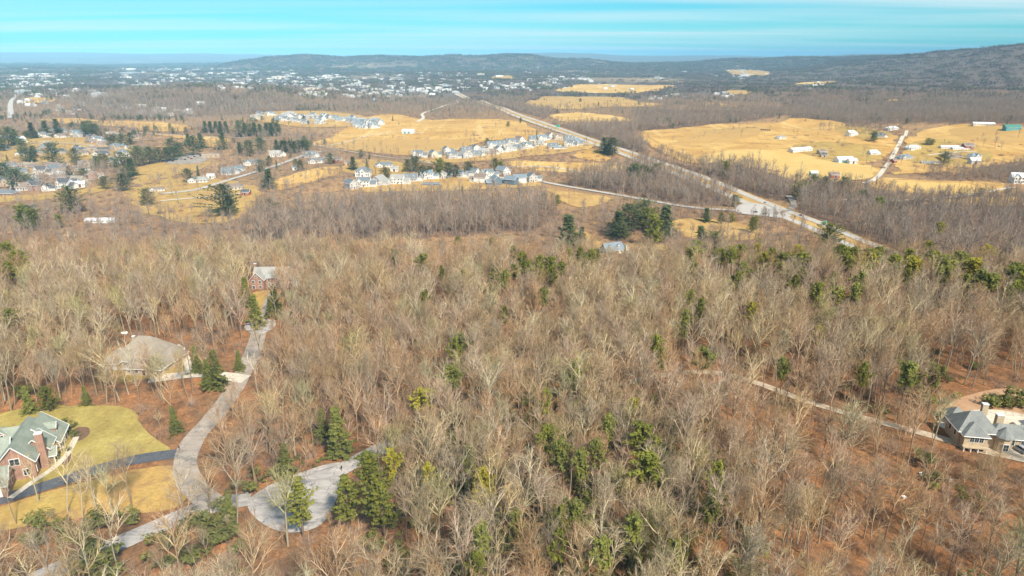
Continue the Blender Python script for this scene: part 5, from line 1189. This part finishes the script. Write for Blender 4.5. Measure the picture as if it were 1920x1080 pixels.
# valley evergreens
V = lambda zf, l: [(*zf(a, b_), w / 3, kd) for a, b_, w, kd in l]
stand(V(z1, [(125, 645, 50, 'valley'), (140, 690, 46, 'valley_round'), (180, 700, 36, 'valley'), (185, 675, 40, 'valley'), (290, 685, 70, 'valley_round'), (20, 795, 66, 'valley_round'), (92, 828, 66, 'valley_round'), (150, 835, 36, 'valley_round'), (420, 695, 46, 'valley_round'), (430, 730, 36, 'valley_round'), (540, 735, 44, 'valley'), (585, 725, 48, 'valley'), (383, 785, 36, 'valley'), (468, 798, 36, 'valley'), (586, 848, 44, 'valley_round'), (12, 635, 40, 'valley'),
    (40, 590, 60, 'valley'), (85, 590, 46, 'valley'), (180, 555, 50, 'valley'), (250, 545, 50, 'valley'), (320, 535, 50, 'valley'), (405, 535, 30, 'valley'), (470, 545, 46, 'valley'), (500, 545, 50, 'valley'), (535, 555, 44, 'valley'), (635, 615, 46, 'valley_round'), (680, 615, 50, 'valley_round'), (730, 600, 40, 'valley_round'), (752, 572, 24, 'valley')]), 'in the left valley suburb', 'conifers of the left valley suburb')
stand(V(z1, [(690, 735, 70, 'valley_round'), (735, 760, 60, 'valley'), (715, 795, 50, 'valley'), (690, 845, 60, 'valley'), (770, 700, 70, 'valley_round'), (835, 695, 60, 'valley_round'), (890, 690, 50, 'valley_round'), (935, 690, 50, 'valley_round'), (975, 685, 50, 'valley_round'), (1005, 665, 50, 'valley_round'), (960, 640, 50, 'valley_round'), (1090, 640, 70, 'valley_round'), (1130, 610, 50, 'valley'), (1060, 605, 40, 'valley'), (1247, 612, 60, 'valley'), (1055, 808, 50, 'valley_round'),
    (820, 930, 60, 'valley'), (1250, 950, 120, 'valley_round'), (1285, 975, 70, 'valley_round'), (400, 945, 90, 'valley_round'), (1505, 828, 74, 'valley'), (1465, 750, 40, 'valley'), (1690, 750, 40, 'valley'), (1860, 712, 40, 'valley'), (1400, 655, 60, 'valley_round'), (1350, 655, 44, 'valley'), (1460, 640, 60, 'valley_round'), (120, 1035, 80, 'bright'), (185, 1050, 70, 'bright'), (160, 1025, 60, 'valley_round'), (330, 1060, 44, 'bright')]), 'beside the school and county road', 'conifers beside the school')
stand(V(z1, [(1340 + k * 31, 553 - k * .6 + er.uniform(-4, 4), 46, er.choice(('valley', 'valley', 'valley_round'))) for k in range(8)] + [(1560 + k * 24, 645 + er.uniform(-5, 5), 44, er.choice(('valley', 'valley', 'valley_round'))) for k in range(8)] + [(1150 + k * 30, 535, 40, 'valley') for k in range(5)]), 'in the dense dark plantation rows, left valley', 'conifers of the plantation rows')
stand(V(z2, [(65, 738, 50, 'valley'), (372, 752, 50, 'valley_round'), (420, 742, 60, 'valley_round'), (250, 795, 46, 'valley_round'), (550, 765, 70, 'bright'), (600, 778, 60, 'valley_round'), (640, 782, 50, 'valley_round'), (715, 770, 56, 'valley_round'), (730, 775, 36, 'valley'), (868, 745, 50, 'bright'), (895, 752, 40, 'bright'), (455, 790, 50, 'valley_round'), (500, 788, 46, 'valley_round'), (1480, 638, 60, 'valley'), (1525, 648, 70, 'valley_round'), (1500, 650, 50, 'valley'), (1650, 800, 80, 'valley_round'), (1700, 805, 70, 'valley_round'), (1770, 785, 60, 'valley_round'), (1625, 798, 50, 'valley_round')]), 'in the middle valley', 'conifers of the middle valley')
stand([(1066, 436, 44, 'valley'), (1090, 440, 20, 'valley'), (1160, 420, 34, 'valley'), (1180, 408, 36, 'valley'), (1205, 400, 34, 'valley_round'), (1225, 430, 40, 'bright'), (1245, 415, 40, 'valley'), (1215, 410, 30, 'bright'), (1240, 436, 26, 'valley'), (1020, 372, 16, 'bright'), (1045, 375, 14, 'bright'), (1168, 436, 24, 'valley'), (1325, 403, 18, 'valley'), (1377, 377, 15, 'valley'), (1353, 408, 14, 'bright'), (1412, 420, 20, 'bright'), (1555, 447, 36, 'bright'), (1372, 408, 12, 'bright'), (600, 400, 14, 'valley'), (520, 395, 20, 'bright'), (508, 382, 14, 'valley'), (1315, 445, 28, 'valley'), (1340, 455, 28, 'valley'), (1425, 462, 20, 'bright'), (1172, 470, 10, 'dark')],
      'between the forest edge and the junction', 'evergreens between the forest edge and junction')
stand([(1526, 345, 22, 'valley_round'), (1545, 350, 22, 'valley_round'), (1582, 350, 22, 'valley_round'), (1510, 352, 20, 'bright'), (1500, 358, 20, 'bright'), (1360, 315, 18, 'bright'), (1385, 318, 14, 'valley'), (1620, 372, 20, 'valley_round'), (1645, 388, 24, 'bright'), (1680, 395, 20, 'valley_round'), (1760, 440, 30, 'yellow'), (1640, 256, 12, 'valley'), (1770, 298, 16, 'valley_round'), (1740, 266, 8, 'valley_round'), (1748, 267, 7, 'valley_round'), (1800, 368, 9, 'valley_round'), (1765, 367, 9, 'valley_round'), (1838, 360, 9, 'valley_round'), (1890, 460, 20, 'bright'), (1740, 470, 24, 'yellow'), (1850, 480, 24, 'yellow')],
      'around the right hay fields', 'evergreens around the right hay fields')
# --- the near forest of bare trees
x, y, r_ = jgrid(-330, 330, 48, 350, 4.1, 11)
u = x / y
edge = 338 - 46 * sm(.12, .75, u) + 6 * np.sin(x / 23.)
px_, py_ = proj(x, y, H(x, y))
keep = (np.abs(u) < .86 + 14 / y) & (y < edge) & ~excluded(x, y)
dens = np.ones(x.size) * .95
def zone(poly, d):
    k = inpoly(px_, py_, poly); dens[k] = d
zone([(-300,560),(500,560),(500,740),(380,800),(-300,800)], .88)
zone([(-300,780),(420,760),(470,940),(200,1020),(-300,1080)], .38)
zone([(150,640),(400,620),(470,720),(300,760),(150,740)], .62)
zone([(380,740),(720,720),(700,860),(480,930),(420,900)], .86)
zone([(1480,800),(2200,860),(2200,1500),(1500,1200)], .66)
zone([(1250,690),(1500,750),(1750,830),(1750,860),(1450,800),(1250,740)], .5)
zone([(1720,700),(2200,690),(2200,860),(1760,840)], .25)
keep &= r_.random(x.size) < dens
OPEN = [  # glades the photograph looks into: few trees stand in front of these
 ([(462,915),(560,880),(660,858),(650,920),(622,992),(480,990)], .95), ([(60,1090),(300,985),(470,930),(470,968),(120,1090)], .62), ([(650,880),(715,845),(720,862),(660,895)], .8),
 ([(325,890),(345,810),(420,745),(440,770),(400,800),(380,860),(430,940),(380,955)], .78), ([(420,745),(490,620),(520,600),(505,660),(440,770)], .30), ([(-50,762),(265,758),(332,850),(-50,948)], .95), ([(-50,950),(330,862),(350,930),(200,965),(-50,1000)], .8),
 ([(200,618),(300,618),(350,640),(350,655),(200,660)], .25), ([(190,680),(370,680),(370,720),(190,730)], .05), ([(465,498),(545,498),(545,550),(525,612),(470,612)], .42), ([(1290,692),(1420,705),(1600,770),(1770,815),(1770,842),(1600,800),(1400,732)], .52),
 ([(1750,758),(1960,755),(1960,862),(1760,850)], .62), ([(1600,860),(1830,870),(1830,960),(1620,960)], .35), ([(1760,718),(1900,718),(1960,778),(1760,772)], .8), ([(380,640),(480,620),(480,700),(400,700)], .5), ([(1128,450),(1170,450),(1170,480),(1128,480)], .92),
]
for (ex, ey, ew, eh, eY) in EVPIX:
    for fz in (.55, .75, .95):
        qx, qy = proj(x, y, H(x, y) + 17 * fz); keep &= ~((((qx - ex) / (ew * .42 + 2)) ** 2 + ((qy - ey) / (eh * .34 + 2)) ** 2 < 1) & (y < eY + 1) & (r_.random(x.size) < .8))
for fz, lat in ((.12, 0), (.35, 0), (.6, -2.5), (.6, 2.5), (.85, -3), (.85, 0), (.85, 3), (1.0, 0)):
    qx, qy = proj(x + lat, y, H(x, y) + 18.5 * fz)
    for pl, d in OPEN: keep &= ~(inpoly(qx, qy, pl) & (np.random.default_rng(int(d * 100)).random(x.size) < d))
x, y = x[keep], y[keep]; z = H(x, y); n = x.size
pick = r_.integers(0, 18, n); rot = r_.uniform(0, 6.28, n); scl = np.where(r_.random(n) < .28, r_.uniform(.42, .66, n), r_.uniform(.66, 1.02, n))
# lookalikes grow in drifts
dr = vnoise(x, y, 38, 9); k = (dr > .3) & (r_.random(n) < .5); pick[k] = r_.choice([2, 5, 8, 11, 15, 17], k.sum()); k = (dr < -.3) & (r_.random(n) < .4); pick[k] = r_.choice([0, 4, 9, 13], k.sum())
px_, py_ = proj(x, y, z); tpx, tpy = proj(x, y, z + 15 * scl)
inview = (tpx > -20) & (tpx < 1940) & (tpy < 1075)
slant = np.sqrt(x * x + y * y + (ZC - z) ** 2); order = np.argsort(np.where(inview, slant, 1e9))
ind = order[:290]; rest = np.setdiff1d(np.arange(n), ind)
def where(a, b):
    row = 'rising from below' if b > 1180 else 'at the bottom edge' if b > 1010 else 'further back'
    if a < 420 and b < 1010: return 'beside the black driveway'
    for lim, t in ((200, 'lower left corner'), (450, 'beside lower left street'), (640, 'below the cul-de-sac'), (820, 'below the bright pine'), (1010, 'below the yellow conifer'), (1150, 'left of twin conifers'),
                   (1320, 'below the twin conifers'), (1520, 'right of twin conifers'), (1720, 'slope left of mansion'), (9999, 'slope below the mansion')):
        if a < lim: return t + ', ' + row
bins = {}
for i in ind: bins.setdefault((where(px_[i], py_[i]), NEAR[pick[i]].look), []).append(i)
def bare_individual(p, loc, rz, sc, label, group):
    t = empty('bare_tree', loc, rz, sc); tag(t, label, 'tree', group)
    link(p.trunk, 'trunk', t); link(p.crown, 'crown', t); return t
for (w, lk), lst in bins.items():
    lst.sort(key=lambda i: tpx[i]); nm = LOOKS[lk][0]
    for k, i in enumerate(lst):
        lab = ('%s bare tree, %s' % (nm, w)) if len(lst) == 1 else '%s from left of %s bare trees, %s' % (ordinal(k + 1), nm, w)
        bare_individual(NEAR[pick[i]], (x[i], y[i], z[i]), rot[i], scl[i], lab, 'bare trees in the near forest')
scatter('forest', np.stack([x, y, z], -1)[rest], pick[rest], rot[rest], scl[rest], [p.lib for p in NEAR], 'dense bare brown winter forest covering the near hill', 'forest')
for k, (a, b_, sc) in enumerate([(32, 983, .95), (72, 941, .9), (127, 961, 1.0), (155, 971, .9), (182, 957, 1.0), (212, 962, .85), (222, 958, .8), (247, 948, 1.0), (393, 964, .8)]):
    sc *= .78
    p = G(a, b_); bare_individual(NEAR[(1, 9, 4, 13, 0, 7, 10, 3, 6)[k]], p, k * 1.3, sc, '%s from left of the tall bare trees on the grass below the black driveway' % ordinal(k + 1), 'bare trees on the grass')
M_LOG = two_tone('log_bark', (.10, .075, .055), (.20, .155, .115), 1.5)
for k, (a, b_, L, az, lab) in enumerate([(163, 642, 7, .2, 'dark fallen log on leaf litter left of the taupe house'), (470, 760, 9, .8, 'fallen log among the trees right of the curving street'), (1640, 905, 8, -.4, 'fallen log on the leafy slope left of the white cabinets'), (1330, 800, 10, .5, 'fallen log on the leafy slope below the gravel drive'), (590, 800, 8, -.7, 'fallen log on the leafy bank behind the cul-de-sac')]):
    p = G(a, b_); t = empty('fallen_log', (p[0], p[1], p[2] + .15), az); tag(t, lab, 'log', 'fallen logs'); MB().tube([(-L / 2, 0, .1), (0, .15, .12), (L / 2, 0, .1)], [.28, .24, .12], 7, True).build('trunk', M_LOG, t, True)
    for j in (-.1, .25): MB().tube([(L * j, 0, .2), (L * j + .7, .9, .9)], [.08, .02], 4).build('branch_stub', M_LOG, t)
# --- undergrowth of the near forest
x, y, r_ = jgrid(-330, 330, 48, 420, 4.6, 12)
px_, py_ = proj(x, y, H(x, y)); keep = (np.abs(x / y) < .86 + 14 / y) & ~excluded(x, y)
dens = np.where(y < 345, .55, .8)
for pl, d in (([(-300,560),(470,560),(470,960),(200,1060),(-300,1080)], .42), ([(1480,800),(2200,860),(2200,1500),(1500,1200)], .60), ([(380,740),(720,720),(700,860),(480,930),(420,900)], .45)):
    dens[inpoly(px_, py_, pl)] = d
keep &= r_.random(x.size) < dens
x, y = x[keep], y[keep]; n = x.size
sp_ = r_.random(n) < .38
scatter('undergrowth', np.stack([x, y, H(x, y)], -1), np.where(sp_, r_.integers(0, 6, n), r_.integers(6, 9, n)), r_.uniform(0, 6.28, n), np.where(sp_, r_.uniform(.22, .46, n), r_.uniform(.5, 1.5, n)), [p.lib for p in NEAR[:6]] + BR, 'tangled bare brushwood under the near trees', 'brush')
x, y, r_ = jgrid(-300, 300, 60, 345, 4.2, 13)
px_, py_ = proj(x, y, H(x, y)); dens = np.full(x.size, .025)
for pl, d in (([(760,800),(1000,740),(1300,760),(1360,900),(1450,1100),(1400,1300),(800,1300),(700,1000)], .62), ([(0,930),(420,950),(520,1000),(480,1150),(100,1150)], .22),
              ([(1600,640),(1760,640),(1760,760),(1600,760)], .15), ([(380,440),(500,440),(520,520),(380,520)], .2), ([(1300,560),(1560,600),(1500,690),(1350,640)], .10)):
    dens[inpoly(px_, py_, pl)] = d
keep = ~excluded(x, y) & (np.abs(x / y) < .86) & (r_.random(x.size) < dens)
x, y = x[keep], y[keep]; n = x.size
scatter('evergreen_shrubs', np.stack([x, y, H(x, y)], -1), r_.integers(0, 3, n), r_.uniform(0, 6.28, n), r_.uniform(1.0, 2.9, n), SHRUBLIB, 'dark green laurel thickets under the bare trees', 'shrubs')

# --- valley woods
xa, ya, r_ = jgrid(-1000, 1100, 420, 1200, 6.7, 21); xb, yb, r_ = jgrid(-2000, 2150, 1200, 3000, 8.4, 23); x = np.concatenate([xa, xb]); y = np.concatenate([ya, yb])
px_, py_ = proj(x, y, H(x, y)); ok = (px_ > -160) & (px_ < 2080) & (y > 430)
x, y, px_, py_ = x[ok], y[ok], px_[ok], py_[ok]
dens = np.where(y > 1750, .42, .035)
infield = np.zeros(x.size, bool)
for pp, w in FIELDW: infield |= inpoly(px_, py_, pp)
dens[infield] = .004
for pl, d in WOODS:
    k = inpoly(px_, py_, pl); dens[k] = np.where(infield[k], np.minimum(d, .05), d)
dens[(px_ > 1480) & (py_ < 232) & ~infield] = .95
dens[inpoly(px_, py_, [(1105,440),(1190,440),(1195,510),(1100,510)])] = 0
keep = ~excluded(x, y) & (r_.random(x.size) < dens * sm(3000, 2000, y))
x, y = x[keep], y[keep]; n = x.size
VAL = (x, y)
tall = np.where(r_.random(n) < .3, r_.uniform(.42, .7, n), r_.uniform(.65, 1.15, n)) * np.where(y > 1900, 1.1, 1); qx, qy = proj(x, y, H(x, y))
for pl, d in WOODS:
    if d > .85: k = inpoly(qx, qy, pl) & (y < 1500); tall[k] *= 1.32
scatter('valley_woods', np.stack([x, y, H(x, y)], -1), r_.integers(0, 8, n), r_.uniform(0, 6.28, n), tall, MID, 'bare brown woods and hedgerows across the valley', 'woods')
x, y, r_ = jgrid(-1500, 1500, 430, 1900, 9.0, 22)
px_, py_ = proj(x, y, H(x, y)); dens = np.full(x.size, .05)
for pl, d in WOODS:
    k = inpoly(px_, py_, pl); dens[k] = .35
for pl in ([(1080,395),(1420,400),(1640,480),(1300,490),(1000,470),(950,440)], [(-200,470),(-200,385),(250,372),(470,404),(462,452)], [(620,182),(860,180),(905,216),(720,222),(600,207)], [(1690,322),(1880,306),(2100,300),(2100,340),(1760,338)], [(850,280),(1140,272),(1190,330),(900,336)]):
    dens[inpoly(px_, py_, pl)] = .75
for pp, w in FIELDW: dens[inpoly(px_, py_, pp)] *= .12
keep = (px_ > -100) & (px_ < 2020) & ~excluded(x, y) & (r_.random(x.size) < dens); x, y = x[keep], y[keep]; n = x.size
scatter('valley_brush', np.stack([x, y, H(x, y)], -1), r_.integers(0, 3, n), r_.uniform(0, 6.28, n), r_.uniform(1.0, 2.4, n), BR, 'low reddish brown scrub on the valley floor', 'brush')
# --- dark conifer clumps of the suburbs and far farms
x, y, r_ = jgrid(-2100, 2100, 900, 3400, 13, 27); px_, py_ = proj(x, y, H(x, y)); cl = vnoise(x, y, 70, 14)
dens = np.where(px_ < 900, .34, .12) * (cl > .30) + .008
infield = np.zeros(x.size, bool)
for pp, w in FIELDW: infield |= inpoly(px_, py_, pp)
dens[infield & (y < 1500)] *= .12; dens[infield & (y >= 1500)] *= .3; dens[(px_ > 1200) & (py_ > 236)] *= .1; dens[(px_ > 620) & (px_ < 1200) & (py_ > 205)] *= .2
keep = (px_ > -60) & (px_ < 1980) & ~excluded(x, y) & (r_.random(x.size) < dens); x, y = x[keep], y[keep]; n = x.size
scatter('valley_evergreens', np.stack([x, y, H(x, y)], -1), r_.integers(0, 3, n), r_.uniform(0, 6.28, n), r_.uniform(.7, 1.45, n), EVLIB[:3], 'dark conifer clumps among the suburbs and far farms', 'conifers')
rr_h = np.random.default_rng(55)
# --- hedgerows between the fields
HEDGE = [([(585,274),(640,281),(735,294),(828,291),(880,274),(925,264),(985,263)], .5), ([(660,262),(720,255),(800,262),(900,255)], .45), ([(1290,262),(1350,250),(1420,240)], .3), ([(1010,228),(1040,212),(1120,212),(1190,222)], .7), ([(1180,250),(1215,272),(1250,294)], .8), ([(1467,325),(1400,314),(1347,308),(1297,310)], .8),
 ([(1487,342),(1527,346),(1580,337),(1633,341)], .6), ([(1690,265),(1673,293),(1655,318)], .4), ([(1740,376),(1660,366),(1620,356)], .8), ([(1560,300),(1610,308),(1655,316)], .35), ([(950,300),(1050,304),(1107,306),(1173,306)], .5), ([(253,352),(300,338),(383,318),(470,300)], .7), ([(233,338),(250,350),(300,345)], .6), ([(500,362),(550,354),(600,339),(640,328)], .6), ([(60,232),(233,238),(300,250),(367,248)], .6), ([(1140,201),(1223,201),(1257,197)], .7), ([(1480,250),(1560,262),(1640,268)], .25), ([(1750,285),(1830,296),(1900,292)], .3), ([(-20,352),(60,338),(130,330),(233,318)], .3)]
hxs, hys = [], []
for pl, d in HEDGE:
    w = np.array(px_line(pl)); L = np.concatenate([[0], np.cumsum(np.hypot(*np.diff(w, axis=0).T))]); k = int(L[-1] / 4.5 * d) + 2
    q = rr_h.uniform(0, L[-1], k); hxs.append(np.interp(q, L, w[:, 0]) + rr_h.normal(0, 2.0, k)); hys.append(np.interp(q, L, w[:, 1]) + rr_h.normal(0, 2.0, k))
x = np.concatenate(hxs); y = np.concatenate(hys); n = x.size; kk = rr_h.random(n)
scatter('hedgerows', np.stack([x, y, H(x, y)], -1), np.where(kk < .2, rr_h.integers(0, 8, n), rr_h.integers(8, 11, n)), rr_h.uniform(0, 6.28, n), np.where(kk < .2, rr_h.uniform(.4, .75, n), rr_h.uniform(.9, 2.0, n)), MID + BR, 'scrubby bare hedgerows along the field edges', 'hedges')
# --- far country
X_, Y_ = [], []
rr = np.random.default_rng(31)
n = 30000; y = np.sqrt(rr.uniform(2000 ** 2, 12500 ** 2, n)); x = rr.uniform(-.84, .84, n) * y
nf = vnoise(x, y, 420, 5); dn = np.where((nf > .32) & (x < 1200), .22, 1.0); px_, py_ = proj(x, y, H(x, y))
for pp, w in FIELDW: dn[inpoly(px_, py_, pp)] = 0
dn[inpoly(px_, py_, [(180,124),(460,122),(560,140),(540,152),(250,152)])] *= .35
dn *= sm(1950, 2900, y); dn[(px_ < 620) & (y < 2500)] *= 1.2
k = (rr.random(n) < dn) & ~excluded(x, y); x, y = x[k], y[k]; n = x.size
ids = np.where(rr.random(n) < np.where(x < 300, .24, .10), rr.integers(4, 6, n), rr.integers(0, 4, n))
scatter('far_woods', np.stack([x, y, H(x, y)], -1), ids, rr.uniform(0, 6.28, n), rr.uniform(.8, 1.25, n) * np.clip(y / 5000, 1, 1.7), FAR, 'far hazy woods over the plain and ridges', 'woods')

# ================================================================== HAZE
mb = MB(); mb.box(-70000, 70000, -400, 46500, -160, 335)
hm = bpy.data.materials.new('haze'); hm.use_nodes = True; nt = hm.node_tree; nt.nodes.clear()
o_ = N(nt, 'ShaderNodeOutputMaterial'); pv = N(nt, 'ShaderNodeVolumePrincipled')
pv.inputs['Color'].default_value = (.33, .70, 1.0, 1); pv.inputs['Density'].default_value = 5.2e-5; pv.inputs['Anisotropy'].default_value = -.6
lnk(nt, pv.outputs[0], o_.inputs['Volume'])
hz = mb.build('haze', hm); tag(hz, 'pale blue haze hanging over the distant valley', 'haze', kind='stuff')
